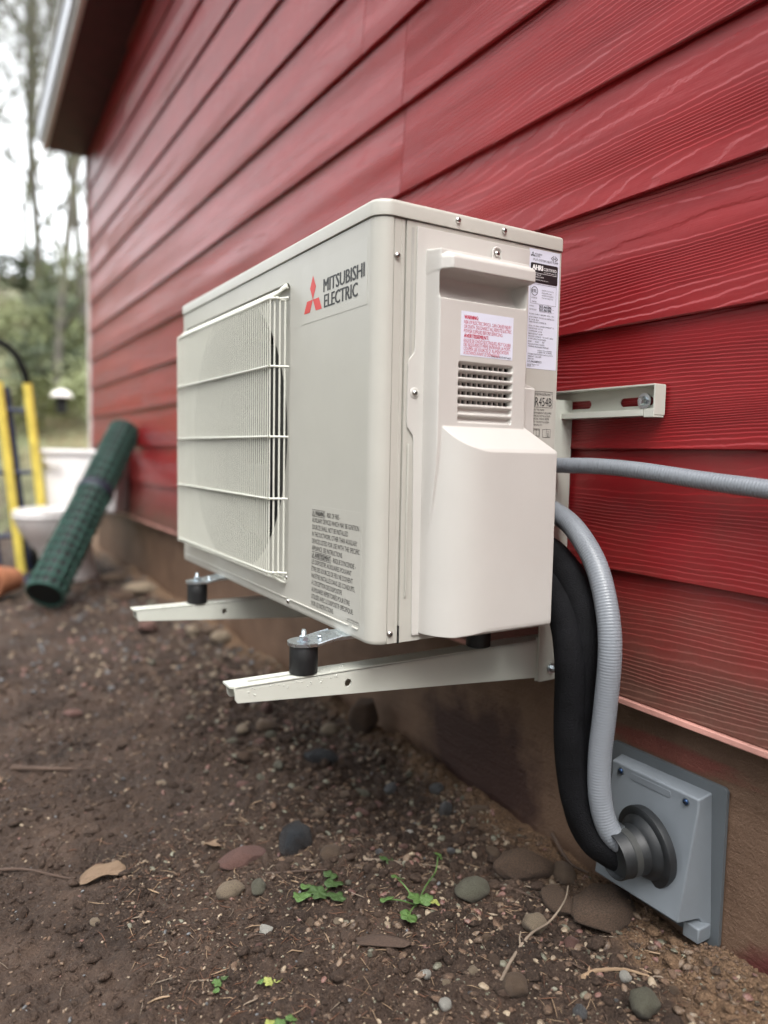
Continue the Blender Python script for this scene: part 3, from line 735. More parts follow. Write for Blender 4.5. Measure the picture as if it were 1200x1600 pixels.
p.text('INTERTEK', -.1598, .8700, .0105, .0018).text('4007641', -.1590, .8648, .0090, .0018)
for i, (t_, w) in enumerate([('CONFORMS TO UL STD 60335-1', .022), ('AND 60335-2-40', .018), ('CERTIFIED TO CAN/CSA STD', .022), ('C22.2 NO. 60335-2-40', .021)]): p.text(t_, -.1410, .8815-.0034*i, w, .0017)
rows = [('MODEL', 'SUZ-AA12NL', .8586), ('SERVICE REF', 'SUZ-AA12NL', .8540)]
for a_, b_, z in rows: p.text(a_, -.1628, z, .008 if a_ == 'MODEL' else .0125, .0018); p.text(b_, -.1450, z, .0235, .0034, .08)
p.rect(-.1455, -.1165, .8576, .8578).rect(-.1455, -.1165, .8530, .8532)
small = [('POWER SUPPLY  208/230V  60Hz  1 PH', .8478, .046), ('RATED CURRENT  COOLING 5.2A  HEATING 6.6A', .8436, .047), ('IP CODE  IP24', .8400, .018), ('OPERATION RLA: COMPRESSOR', .8370, .032), ('MCA 14  MAX OVERCURRENT 15', .8318, .047), ('FAN MOTOR  0.3 FLA', .8282, .026), ('COMPRESSOR  6.6 RLA', .8246, .025), ('REFRIGERANT  R454B', .8210, .026), ('FACTORY CHARGE  1 LB 14 OZ  0.85kg', .8174, .046), ('IF PIPE LENGTH EXCEEDS', .8140, .033), ('FOR       ADD      OZ', .8104, .030), ('FOR ADDITIONAL CHARGE', .8068, .030), ('MAXIMUM ALLOWABLE PRESSURE', .8036, .038)]
for t_, z, w in small: p.text(t_, -.1630, z, w, .0019)
p.text('HIGH PS 4.15MPa', -.1450, .7992, .027, .0018).text('LOW PS 2.2MPa', -.1450, .7966, .027, .0018)
p.text('SUITABLE FOR OUTDOOR INSTALLATION', -.1630, .7934, .047, .0018).text('WEIGHT  36.5 KG', -.1632, .7900, .025, .0021).text('SERIAL NO.', -.1634, .7868, .012, .0018)
p.text('37U06208P021', -.1636, .7828, .0260, .0027).text('DATE OF MANUFACTURE', -.1638, .7793, .022, .0016).text('2025. 11', -.1638, .7770, .0130, .0024)
p.text('MITSUBISHI ELECTRIC CORPORATION', -.1650, .77635, .0500, .0009) if False else None
p.build('lettering', M['ink'], lb)
p = Print(so, EU, EV, .0010)
p.text('AHRI', -.1608, .9085, .0200, .0068, .14).text('CERTIFIED', -.1395, .9092, .0245, .0038, .0).text('www.ahridirectory.org', -.1390, .9063, .0240, .0014).rect(-.1620, -.1145, .9043, .9047)
p.text('UNITARY SMALL HP', -.1608, .9014, .0170, .0017).text('AHRI Standard 210/240', -.1608, .8987, .0220, .0017).text('certified by manufacturer', -.1560, .8950, .0260, .0012)
p.build('white_lettering', M['white_ink'], lb)

lb = label_plate('refrigerant_label', so, EU, EV, -.1496, -.1106, .6450, .7455, 'clear_label', .0002)
p = Print(so, EU, EV, .0006)
p.frame(-.1472, -.1135, .7215, .7438, .0005).text('REFRIGERANT', -.1458, .7383, .0305, .0034).text('R454B', -.1460, .7235, .0310, .0118, .0)
for i, (t_, w) in enumerate([('AS THE NEW', .020), ('REFRIGERANT REQUIRES', .034), ('SPECIAL INSTALLATION', .0315), ('WORK, PLEASE REFER', .030), ('TO THE INSTALLATION', .030), ('MANUAL, ETC.', .0175)]): p.text(t_, -.1485, .7168-.0042*i, w, .0025)
def book(a, b, w, h):
    p.frame(a, a+w, b, b+h, .0005); p.line((a+w/2, b+.0005), (a+w/2, b+h-.0005), .0005)
book(-.1488, .6800, .0130, .0115); p.frame(-.1478, -.1368, .6815, .6900, .0004); book(-.1305, .6795, .0150, .0118)
p.rect(-.1204, -.1192, .6815, .6865).rect(-.1204, -.1192, .6875, .6887).rect(-.1211, -.1185, .6809, .6816)
p.line((-.141, .6690), (-.131, .6735), .0009).line((-.131, .6735), (-.121, .6690), .0009).line((-.141, .6690), (-.136, .6610), .0007).line((-.121, .6690), (-.124, .6600), .0007).line((-.136, .6655), (-.126, .6690), .0012)
p.build('lettering', M['ink'], lb)

# zinc feet reaching out to the rubber mounts
FEET = [(-.462, .078), (-.452, .570)]
for fx, fy in FEET:
    m = MB(); w = .0215
    outl = [(fx+w*math.cos(a), fy+w*math.sin(a)) for a in np.linspace(PI/2, 1.5*PI, 12)]
    pf = [(p_[0], p_[1], .4035) for p_ in outl]
    # rounded tongue, then a joggle up to the base of the unit
    secs = [(fx, .4035), (fx+.012, .4035), (fx+.024, .4065), (fx+.038, .4080), (fx+.075, .4080)]
    T_ = .0042; nn = len(pf)
    m.add([(x, y, z+T_) for x, y, z in pf]+pf, [tuple(range(nn-1, -1, -1))[::-1], tuple(range(2*nn-1, nn-1, -1))]+[(i, nn+i, nn+i+1, i+1) for i in range(nn-1)])
    Vv = []
    for x, z in secs:
        for y in (fy-w, fy+w):
            for dz in (0, T_): Vv.append((x, y, z+dz))
    Ff = []
    for i in range(len(secs)-1):
        b0, b1 = i*4, i*4+4
        Ff += [(b0+1, b0+3, b1+3, b1+1), (b0, b1, b1+2, b0+2), (b0, b0+1, b1+1, b1), (b0+2, b1+2, b1+3, b0+3)]
    Ff.append((len(secs)*4-4, len(secs)*4-3, len(secs)*4-1, len(secs)*4-2))
    m.add(Vv, Ff)
    for s in (-1, 1): m.tube([(fx+.010, fy+s*w, .4060), (fx+.030, fy+s*w, .4100), (fx+.046, fy+s*w, .4125)], .0018, 6)
    ft = m.build('foot', M['zinc'], HP, angle=35)
    screw(ft, (fx+.022, fy-.002, .4106), (.1, 0, 1), .0036, mat='zinc')
for fx, fy in ((-.172, .078), (-.172, .570)):
    MB().box(fx-.02, fx+.02, fy-.018, fy+.018, .4035, .4095).build('foot', M['zinc'], HP, bevel=.001)

# ================================================================== WALL BRACKET
BR = empty('wall_bracket', (-.03, .32, .40), 'cream steel wall bracket with two arms carrying the heat pump', 'bracket')
ZA = .365
def arm(y0, y1, tip, wall, mount):
    """inverted channel: slotted top, tapering cheeks with a hole"""
    a = MB()
    top = [(tip+.006, y0), (wall, y0), (wall, y1), (tip, y1), (tip, y0+.006)]
    yc = (y0+y1)/2
    sl = rrect(tip+.026, mount+.004, yc-.0032, yc+.0032, .0030, 3)
    a.plate(top, [sl], .0025, (0, 0, ZA), (1, 0, 0), (0, 1, 0))
    zt0, zt1 = ZA-.0205, ZA-.0640
    def cheek(hole): return [(tip+.004, ZA-.001), (tip+.0055, zt0+.004), (tip+.0085, zt0), (wall, zt1), (wall, ZA-.001)]
    hz = ZA-.0175
    a.plate(cheek(1), [circle(-.404, hz, .0052, 16)], .0022, (0, y0, 0), (1, 0, 0), (0, 0, 1))
    back = [(-x, z) for x, z in cheek(1)]
    a.plate(back[::-1], [circle(.404, hz, .0052, 16)], .0022, (0, y1, 0), (-1, 0, 0), (0, 0, 1))
    a.tube([(tip+.005, y0+.0012, ZA-.0012), (wall, y0+.0012, ZA-.0012)], .0013, 8)
    o = a.build('arm', M['bracket'], BR, angle=30)
    # wall end: upright angle that hangs on the rail
    q = MB()
    q.plate(rrect(-.066, -.0135, .2985, .7400, [.004, .004, .001, .001], 3), [circle(-.040, .318, .0045, 14)], .0025, (0, y0-.0032, 0), (1, 0, 0), (0, 0, 1))
    q.box(-.0160, -.0135, y0-.003, y0+.034, .2990, .7395)
    q.box(-.068, -.064, y0-.0005, y0+.002, .30, .37)
    q.build('upright', M['bracket'], BR, angle=30, bevel=.0006)
    b = MB().lathe([(.0085, 0), (.0085, .0012), (.0, .0012)], (-.040, y0-.0058, .318), (0, -1, 0), 20)
    b.lathe([(.0058, .0012), (.0058, .0046), (.0048, .0054), (0, .0054)], (-.040, y0-.0058, .318), (0, -1, 0), 6)
    b.lathe([(.0030, .005), (.0030, .0105), (.0022, .011), (0, .011)], (-.040, y0-.0058, .318), (0, -1, 0), 12).build('bolt', M['zinc'], BR)
    # droplets of rain
    dr = MB()
    for _ in range(70):
        x = random.uniform(tip+.01, -.40); y = random.uniform(y0+.003, y1-.003); r = random.choice((.0006, .0008, .0011, .0016))
        if abs(y-yc) < .006 and x < mount: continue
        dr.lathe([(r, 0), (r*.92, r*.28), (r*.6, r*.52), (0, r*.62)], (x, y, ZA+.0001), (0, 0, 1), 7)
    for _ in range(46):
        x = random.uniform(tip+.02, -.42); z = ZA-.003-abs(random.gauss(0, .007)); r = random.choice((.0005, .0007, .001, .0013))
        dr.lathe([(r, 0), (r*.92, r*.28), (r*.6, r*.52), (0, r*.62)], (x, y0-.0001, max(z, ZA-.019)), (0, -1, 0), 7)
    tag(dr.build('water_beads', M['water'], BR), kind='stuff')
for (fx, fy), y0, y1, tip in ((FEET[0], .062, .0925, -.566), (FEET[1], .5555, .586, -.571)):
    arm(y0, y1, tip, -.0165, fx)
    for mx in (fx, -.172):
        rm = MB().lathe([(.0165, .0003), (.0185, .0015), (.0187, .018), (.0185, .0362), (.0172, .0380), (0, .0380)], (mx, fy, ZA), (0, 0, 1), 30).build('rubber_mount', M['rubber'], BR, angle=50)
        if mx == fx:
            b = MB().lathe([(.0088, .0000), (.0088, .0013), (0, .0013)], (mx, fy, .4078), (0, 0, 1), 20)
            b.lathe([(.0064, .0013), (.0064, .0062), (.0052, .0070), (0, .0070)], (mx, fy, .4078), (0, 0, 1), 6, 1, 1)
            pr = [(.0033, .0065)]
            for k in range(6): pr += [(.0033, .0072+k*.0011), (.0029, .0077+k*.0011)]
            pr += [(.0026, .0150), (0, .0150)]
            b.lathe(pr, (mx, fy, .4078), (0, 0, 1), 14)
            b.build('bolt', M['zinc'], rm)
# rail along the wall: open channel with lips and end flange, slots and lag bolts
RZ0, RZ1, RY0, RY1 = .7110, .7540, -.1130, .70
rail = MB()
ro = (-.0158, 0, 0)
sl_ = [rrect(-a1, -a0, .7265, .7385, .0058, 5) for a0, a1 in ((.052+.03, .092), (-.0930, -.0370), (.030, .078), (.20, .27), (.36, .43), (.62, .68))]
sl_ = [rrect(.0370, .0955, .7262, .7385, .0058, 5), rrect(-.078, -.018, .7262, .7385, .0058, 5), rrect(-.27, -.20, .7262, .7385, .0058, 5), rrect(-.43, -.36, .7262, .7385, .0058, 5)]
rail.plate(rrect(-RY1, -RY0, RZ0, RZ1, .0025, 3), sl_, .0022, ro, FU, EV)
rail.box(-.0345, -.0160, RY0+.002, RY1, RZ1-.0022, RZ1); rail.box(-.0345, -.0160, RY0+.018, RY1, RZ0, RZ0+.0022)
rail.box(-.0365, -.0345, RY0+.018, RY1, RZ0, RZ0+.0085); rail.box(-.0355, -.0158, RY0, RY0+.0022, RZ0+.001, RZ1-.001)
rail.box(-.0365, -.0345, RY0+.0002, RY0+.0165, RZ0-.002, RZ0+.0095); rail.box(-.0345, -.0160, RY0+.0002, RY0+.0165, RZ0-.002, RZ0+.0002)
rail.build('wall_rail', M['bracket'], BR, smooth=False, bevel=.0009)
for yb in (-.0820, .64):
    b = MB().lathe([(.0110, 0), (.0110, .0016), (.0, .0016)], (-.0180, yb, .7325), (-1, 0, 0), 24)
    b.lathe([(.0066, .0016), (.0068, .003), (.0060, .0066), (.0050, .0078), (0, .0070)], (-.0180, yb, .7325), (-1, 0, 0), 6)
    b.build('lag_bolt', M['zinc'], BR)

# ================================================================== CONDUITS, PIPES, WALL COVER
def ribbed(name, pts, r, pitch, depth, mat, label, cat, n=22):
    P = spline(pts, pitch/6); d = 0; R_ = []
    for i, q in enumerate(P):
        if i: d += (q-P[i-1]).length
        w = .5+.5*math.cos(2*PI*d/pitch); R_.append(r-depth*(1-w**.6))
    o = MB().tube(P, R_, n).build(name, M[mat], angle=75)
    return tag(o, label, cat)
ribbed('flexible_conduit', [(-.105, .130, .6400), (-.085, .10, .6400), (-.07, .072, .6399), (-.055, .0418, .6397), (-.046, -.0277, .6400), (-.0385, -.0945, .6361), (-.034, -.1901, .6265), (-.033, -.275, .6195), (-.033, -.36, .613), (-.035, -.50, .603)],
       .0118, .0044, .0007, 'conduit', 'thin grey flexible conduit running level along the red siding', 'conduit')
ribbed('flexible_conduit', [(-.075, .150, .5760), (-.062, .11, .5760), (-.055, .0755, .5745), (-.057, .0393, .5660), (-.066, -.0084, .5461), (-.080, -.0614, .5051), (-.090, -.0943, .4487), (-.095, -.1076, .3904), (-.0955, -.1040, .3089), (-.0955, -.0985, .2437), (-.0935, -.0995, .1893), (-.0860, -.1065, .1480), (-.0740, -.1170, .1260), (-.058, -.128, .1190)],
       .0160, .0040, .00035, 'conduit', 'thicker grey flexible conduit curving down beside the black pipes to the wall cover', 'conduit')
pc = [(-.085, .15, .5200), (-.075, .10, .5190), (-.070, .0511, .5086), (-.076, .0071, .4904), (-.085, -.039, .4515), (-.090, -.0600, .3967), (-.092, -.0583, .3317), (-.092, -.0530, .2644), (-.0905, -.0555, .1989), (-.0890, -.0650, .1480), (-.0800, -.0870, .1130), (-.060, -.1120, .1040), (-.045, -.125, .106)]
pd_ = [(-0.1130, .13, .4960), (-0.1030, .08, .4930), (-0.0970, .0314, .4760), (-0.1030, -.0122, .4531), (-0.1100, -.0405, .4175), (-0.1140, -.0560, .3626), (-0.1115, -.0560, .271), (-0.1050, -.0605, .2017), (-0.0960, -.0700, .150), (-0.0810, -.0920, .1120), (-0.0590, -.1160, .0980), (-0.0430, -.125, .104)]
for pts, r, lab in ((pc, .0250, 'fat black foam insulated pipe behind the grey conduit'), (pd_, .0225, 'slimmer black foam insulated pipe, left of the fat one')):
    P = spline(pts, .006)
    R_ = [r*(1+.05*fbm(np.array([i*.13]), np.array([r*90]), 2)[0]) for i in range(len(P))]
    tag(MB().tube(P, R_, 26).build('insulated_pipe', M['insulation'], angle=80), lab, 'pipe')

PC = empty('pipe_cover', (.012, -.125, .1125), 'grey plastic pipe entry cover with a rubber boot, screwed to the foundation', 'pipe cover')
po = (.0085, 0, 0)
MB().plate(rrect(.0285, .2215, .0005, .2225, .007, 5), [], .0062, po, FU, EV).build('flange', M['plate_dark'], PC, bevel=.0016)
# raised housing: top band, slanted hood that stands out towards the bottom, side facets
hx0, hx1 = .0085, -.0165
def V3(a, b, x): return (x, -a, b)
A0, A1, B0, B1 = .0525, .1985, .0108, .2045
hv = [V3(A0, B1, hx1), V3(A1, B1, hx1), V3(A0, .1860, hx1), V3(A1, .1860, hx1), V3(A0+.001, .0400, -.0460), V3(A1-.001, .0420, -.0460),
      V3(.0475, .2070, hx0), V3(.2000, .2090, hx0), V3(.2100, B0, hx0), V3(.0440, B0, hx0), V3(A0+.002, .0340, -.0030), V3(A1+.002, .0360, -.0030)]
hf = [(0, 1, 7, 6), (0, 2, 3, 1), (2, 4, 5, 3), (3, 5, 11, 8, 7, 1), (0, 6, 9, 10, 4, 2), (4, 10, 11, 5), (10, 9, 8, 11)]
hs = MB().add(hv, hf); me = hs.mesh('housing', smooth=True, angle=25)
bmq = bmesh.new(); bmq.from_mesh(me); bmesh.ops.recalc_face_normals(bmq, faces=bmq.faces[:]); bmq.to_mesh(me); bmq.free()
me.transform(Matrix.Translation(-PC.location))
ho = link('housing', me, M['plate'], PC); b = ho.modifiers.new('bevel', 'BEVEL'); b.width = .0024; b.segments = 3; b.angle_limit = math.radians(18)
MB().box(hx1-.001, hx0, -.2095, -.1850, .0095, .0310).build('housing_foot', M['plate'], PC, bevel=.002)
for a in (.0700, .1800): 
    MB().lathe([(.0056, 0), (.0056, .0006), (.0050, .0008)], (hx1-.0001, -a, .1945), (-1, 0, 0), 20).build('screw_seat', M['plate_dark'], PC)
    screw(PC, (hx1-.0006, -a, .1945), (-1, 0, 0), .0042, 'screw', 'blue_screw')
MB().plate(rrect(.0880, .1560, .1890, .1985, .0035, 4), [], .0006, (hx1-.0007, 0, 0), FU, EV).build('name_tab', M['plate'], PC, bevel=.0003)
pp = Print((hx1-.0007, 0, 0), FU, EV, .0003)
screw(PC, (-.0060, -.1720, .0240), (-1, 0, 0), .0040, 'screw', 'blue_screw')
bo, ba = Vector((-.0335, -.1330, .1150)), Vector((-.95, .19, -.10)).normalized()
bt = MB().lathe([(.0535, -.006), (.0548, .001), (.0542, .0055), (.0515, .0070), (.0440, .0072), (.0425, .0095), (.0400, .0135), (.0365, .0165), (.0340, .0180), (.0335, .0230), (.0320, .0255), (.0318, .0560), (.0312, .0575), (.0296, .0575), (.0290, .0500)], bo, ba, 48).build('boot', M['boot'], PC, angle=40)
cl = MB().lathe([(.0322, .0300), (.0329, .0304), (.0329, .0400), (.0322, .0404)], bo, ba, 40).build('hose_clamp', M['clamp'], PC)
e1 = ba.orthogonal().normalized(); upv = (Vector((0, 0, 1))-ba*ba.z).normalized(); sd = ba.cross(upv)
cp = bo+ba*.035+(upv*.92+sd*.38).normalized()*.0350
MB().lathe([(.0045, -.009), (.0045, .006), (.0052, .006), (.0052, .0095), (.003, .0105), (0, .0105)], cp, sd, 14).build('clamp_screw', M['zinc'], PC)

# ================================================================== THINGS BY THE FAR END OF THE WALL
def gz(x, y): return float(ground_z(x, y))
# rolled garden netting leaning on the wall
ra, rb = Vector((-.515, 2.36, .068)), Vector((-.064, 3.03, .735))
RL = empty('netting_roll', (-.522, 2.36, 0), 'roll of dark green plastic mesh fencing leaning against the red wall', 'fence roll')
ax = (rb-ra).normalized(); Lr = (rb-ra).length; rr_ = .072
MB().lathe([(0, .004), (rr_*.9, .003), (rr_*.95, .012), (rr_*.95, Lr-.012), (rr_*.9, Lr-.003), (rr_*.3, Lr-.02)], ra, ax, 32).build('roll_core', M['net_core'], RL)
e1 = ax.orthogonal().normalized(); e2 = ax.cross(e1)
nb, nr = 13, 23
hoop = MB(); w = [2*PI*k/28 for k in range(29)]
for k in range(nr):
    o = ra+ax*(.006+(Lr-.012)*k/(nr-1))
    rk = rr_*(1+.02*math.sin(k*1.7))
    hoop_k = MB().tube([o+(e1*math.cos(a)+e2*math.sin(a))*rk for a in w], .0070, 5, cap=False)
    hoop_k.build('hoop_strand', M['green_net'], RL)
for k in range(nb):
    a = 2*PI*k/nb
    MB().tube([ra+ax*(Lr*t)+(e1*math.cos(a+.12*t)+e2*math.sin(a+.12*t))*(rr_*(1+.02*math.sin(t*31))) for t in np.linspace(0, 1, 14)], .0048, 5).build('long_strand', M['green_net'], RL)
for f in (.56, .58): pass
MB().lathe([(rr_+.007, Lr*.545), (rr_+.0095, Lr*.55), (rr_+.0095, Lr*.585), (rr_+.007, Lr*.59)], ra, ax, 30).build('tie_strap', M['strap'], RL)

# discarded toilet
TL = empty('toilet', (-.2, 3.3, gz(-.3, 3.1)), 'discarded white toilet standing in the dirt behind the green roll', 'toilet')
tf = Vector((-.62, -.78, 0)).normalized(); tr = Vector((-tf.y, tf.x, 0)); to = Vector((-.19, 3.30, -.02)); TS = .87
Rt = Matrix((tr, tf, Vector((0, 0, 1)))).transposed()
def tloc(x, y, z): return to+Rt @ Vector((x*TS, y*TS, z*TS))
def tbox(mb, x0, x1, y0, y1, z0, z1, tap=0.):
    V_ = [tloc(x*(1-tap*(z == z0)), y, z) for z in (z0, z1) for y in (y0, y1) for x in (x0, x1)]
    mb.add(V_, [(0, 2, 3, 1), (4, 5, 7, 6), (0, 1, 5, 4), (2, 6, 7, 3), (0, 4, 6, 2), (1, 3, 7, 5)]); return mb
def tring(mb, secs, n=32, cap=True):
    """stacked egg-shaped sections (z, yc, rx, ry)"""
    V_ = []
    for z, yc, rx, ry in secs:
        for k in range(n):
            a = 2*PI*k/n; V_.append(tloc(rx*math.cos(a), yc+ry*math.sin(a)*(1.12 if math.sin(a) > 0 else .9), z))
    F_ = [(l*n+k, l*n+(k+1) % n, (l+1)*n+(k+1) % n, (l+1)*n+k) for l in range(len(secs)-1) for k in range(n)]
    if cap: F_ += [tuple(range(n-1, -1, -1)), tuple((len(secs)-1)*n+k for k in range(n))]
    mb.add(V_, F_); return mb
tbox(MB(), -.235, .235, -.11, .10, .385, .725, .07).build('tank', M['porcelain'], TL, bevel=.018, seg=3)
tbox(MB(), -.25, .25, -.12, .115, .726, .760).build('tank_lid', M['porcelain'], TL, bevel=.012, seg=3)
tring(MB(), [(0, .20, .125, .23), (.02, .20, .125, .23), (.10, .21, .105, .20), (.20, .25, .12, .20), (.28, .30, .155, .235), (.36, .33, .18, .255), (.385, .335, .185, .26), (.39, .335, .178, .25)]).build('bowl', M['porcelain'], TL, angle=60)
tring(MB(), [(.392, .335, .187, .262), (.396, .335, .192, .268), (.408, .335, .192, .268), (.412, .335, .186, .262)]).build('seat', M['porcelain'], TL, angle=60)
tring(MB(), [(.416, .335, .187, .262), (.420, .335, .191, .267), (.432, .335, .189, .265), (.440, .335, .165, .24)]).build('seat_lid', M['porcelain'], TL, angle=60)
fh = MB().tube([tloc(-.205, .10, .665), tloc(-.205, .128, .665)], .012, 12); fh.tube([tloc(-.21, .125, .665), tloc(-.10, .135, .655)], .0075, 8); fh.build('flush_handle', M['steel'], TL)

# hand truck: yellow posts, dark blue rails, rungs and a black loop handle
HT = empty('hand_truck', (-.57, 3.32, gz(-.57, 3.3)), 'yellow and dark blue hand truck with a black loop handle standing beside the toilet', 'hand truck')
Y0 = 3.32
def bar(name, pts, r, mat, n=12): return MB().tube(spline(pts, .03), r, n).build(name, M[mat], HT)
for xt, xb in ((-.470, -.385), (-.600, -.512), (-.775, -.690)): bar('post', [(xt, Y0, .965), (xb, Y0, .01)], .0225, 'yellow')
for xt, xb in ((-.560, -.475), (-.700, -.610)): bar('rail', [(xt, Y0+.05, .945), (xb, Y0+.05, .02)], .017, 'navy')
bar('loop_handle', [(-.470, Y0, .960), (-.479, Y0, 1.01), (-.520, Y0, 1.105), (-.588, Y0, 1.160), (-.657, Y0, 1.162), (-.728, Y0, 1.11), (-.768, Y0, 1.02), (-.776, Y0, .955)], .0155, 'insulation')
for z in (.83, .52, .20): bar('rung', [(-.458+.09*(1-z), Y0+.02, z), (-.76+.09*(1-z), Y0+.02, z)], .011, 'navy')
MB().box(-.70, -.40, Y0-.19, Y0, .004, .012, o=(0, 0, gz(-.55, 3.2)+.004)).build('toe_plate', M['navy'], HT, bevel=.002)
for x in (-.44, -.68):
    wh = MB().lathe([(.04, -.02), (.105, -.025), (.115, -.012), (.115, .012), (.105, .025), (.04, .02)], (x, Y0+.13, gz(x, Y0)+.115), (1, 0, 0), 26).build('wheel', M['rubber'], HT)
    MB().lathe([(.01, -.028), (.05, -.024), (.05, .024), (.01, .028)], (x, Y0+.13, gz(x, Y0)+.115), (1, 0, 0), 18).build('hub', M['porcelain'], wh)
# terracotta pot on its side
po_ = Vector((-.545, 2.86, gz(-.545, 2.86)+.075))
PT = empty('flower_pot', (po_.x, po_.y, po_.z-.075), 'terracotta flower pot lying on its side at the left edge', 'flower pot')
MB().lathe([(.0, .0), (.048, .0), (.072, .11), (.080, .11), (.083, .14), (.075, .14), (.068, .11), (.046, .012), (.0, .012)], po_-Vector((.03, .0, 0)), (-.8, -.55, .05), 28).build('pot', M['clay'], PT, angle=40)
# hanging feeder beyond the corner
LT = empty('garden_lantern', (.115, 6.5, .95), 'small black garden lantern with a pale cap hanging from a wire beyond the house', 'lantern')
MB().lathe([(.0, 0), (.045, .0), (.052, .02), (.048, .13), (.05, .15), (0, .15)], (.115, 6.5, .955), (0, 0, 1), 20).build('lamp_body', M['dark'], LT)
MB().lathe([(.095, .0), (.098, .008), (.07, .045), (.02, .07), (0, .072)], (.115, 6.5, 1.102), (0, 0, 1), 24).build('cap', M['trim'], LT)

# ================================================================== STONES, TWIGS, LEAVES
def rock_mesh(name, sub, seed, amp=.22, flat=.65, ang=.0):
    bm = bmesh.new(); bmesh.ops.create_icosphere(bm, subdivisions=sub, radius=1)
    r = np.random.default_rng(seed); ph = r.uniform(0, 60, 3)
    for v in bm.verts:
        d = v.co.normalized()
        n = fbm(np.array([d.x*1.1+ph[0]+d.z*.7]), np.array([d.y*1.1+ph[1]-d.z*.6]), 3, .45)[0]
        k = 1+amp*2*n
        c = d*k
        if ang:                                            # knock flats off an angular stone
            for q in range(7):
                p = Vector((math.sin(q*2.1+ph[0]), math.cos(q*1.3+ph[1]), math.sin(q*.9+ph[2]))).normalized(); t = c.dot(p)-(1-ang*(.5+.5*math.sin(q+ph[2])))
                if t > 0: c = c-p*t*.85
        v.co = Vector((c.x, c.y*.86, c.z*flat))
    me = bpy.data.meshes.new(name); bm.to_mesh(me); bm.free(); me.shade_smooth()
    return me
ROCKS = {k: [rock_mesh('stone', 4, 100+i+10*j, .16, .66, .32 if k in ('red', 'clod') else .12) for i in range(3)] for j, k in enumerate(ST)}
SMALL = {k: [rock_mesh('pebble', 3, 300+i+10*j, .17, .70, .2) for i in range(3)] for j, k in enumerate(ST)}
for D in (ROCKS, SMALL):
    for k, L_ in D.items():
        for me in L_: me.materials.append(ST[k])
TAKEN = []
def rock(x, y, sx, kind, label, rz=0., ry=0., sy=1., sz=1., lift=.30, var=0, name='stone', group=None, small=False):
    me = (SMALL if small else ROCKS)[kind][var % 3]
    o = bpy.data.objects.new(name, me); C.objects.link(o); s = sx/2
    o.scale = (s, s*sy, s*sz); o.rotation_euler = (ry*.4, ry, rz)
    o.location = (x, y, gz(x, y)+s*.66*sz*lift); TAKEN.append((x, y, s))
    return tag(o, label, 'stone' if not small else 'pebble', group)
rock(-.360, .318, .092, 'slate', 'smooth wet dark stone in the dirt below the near bracket arm', .9, .25, .72, .95, .45, 0)
rock(-.452, .325, .088, 'red', 'flat angular reddish stone left of the smooth dark stone', .3, .1, .70, .45, .3, 1)
rock(-.505, .236, .044, 'tan', 'mottled cream pebble, left one of a pair in the open dirt', .2, 0, .8, .9, .5, 0)
rock(-.466, .222, .030, 'olive', 'small olive pebble, right one of a pair in the open dirt', 1.2, 0, .9, 1, .5, 1)
rock(-.180, .590, .075, 'slate', 'dark slate coloured stone near the foundation, with a flat top', -.3, .2, .65, .7, .5, 2)
rock(-.042, .640, .085, 'clod', 'tall dark earth coloured rock leaning against the foundation', .4, .2, .9, 1.6, .75, 1)
rock(-.100, .700, .055, 'tan', 'tan rounded stone beside the tall dark rock at the foundation', .4, .2, .8, .9, .55, 1)
rock(-.232, .760, .060, 'brown', 'pinkish brown stone in the rubble beyond the near bracket arm', .1, .1, .8, .8, .5, 2)
rock(-.285, .775, .045, 'tan', 'sandy stone beside the pinkish brown one beyond the near bracket arm', 1., .1, .8, .8, .5, 0)
rock(-.175, .900, .058, 'red', 'upright orange brown stone in the rubble under the unit', 1., .5, .6, 1.0, .6, 2)
rock(-.330, .640, .046, 'clod', 'dark brown stone with deep shade under it, in the rubble', .5, .3, .8, .9, .6, 0)
rock(-.105, .420, .038, 'grey', 'blue grey rounded stone near the foundation under the unit', .5, .1, .8, .9, .5, 1)
rock(-.086, .262, .042, 'grey', 'small grey triangular stone standing below the foundation', .5, 1.0, .55, 1.0, .7, 0)
rock(-.052, .340, .036, 'grey', 'rounded grey stone on the earth rim by the dark patch', .2, .1, .85, .9, .6, 2)
rock(-.176, .250, .020, 'pale', 'tiny pale green stone in the dirt under the unit', .2, .1, .85, .9, .6, 1)
rock(-.338, .232, .044, 'brown', 'squarish brown stone right of the smooth dark stone', .4, .1, .9, .9, .45, 0)
rock(-.082, .055, .098, 'clod', 'large brown stone half buried beside the black pipes', -.35, .1, .62, .72, .5, 2)
rock(-.192, .050, .056, 'olive', 'mottled olive stone with a pitted face, left of the large brown stone', .3, .1, .95, .8, .4, 1)
rock(-.170, -.062, .040, 'tan', 'pale speckled stone beside the dry twig', .3, .1, .95, .95, .5, 2)
rock(-.275, -.140, .038, 'brown', 'round brown stone at the bottom edge of the picture', .3, .1, .95, 1.0, .6, 0)
rock(-.165, -.243, .042, 'olive', 'smooth olive green stone at the bottom right', .8, .1, .95, 1.0, .5, 0)
rock(-.055, -.085, .118, 'clod', 'broad flat dark brown rock beside the pipe cover', .2, .05, .85, .50, .35, 1)
rock(-.098, -.038, .080, 'clod', 'dark half buried rock under the bend of the black pipes', 1.2, .1, .7, .55, .3, 0)
rock(-.040, .012, .058, 'brown', 'brown rounded stone tucked between the pipes and the wall', 1.0, .1, .7, .7, .5, 1)
rock(-.150, -.112, .030, 'red', 'small reddish stone near the pale speckled stone', .4, .1, .8, .8, .5, 1)
rock(-.354, -.062, .019, 'pale', 'tiny white quartz pebble in the foreground dirt', .4, .4, .8, .9, .6, 1)
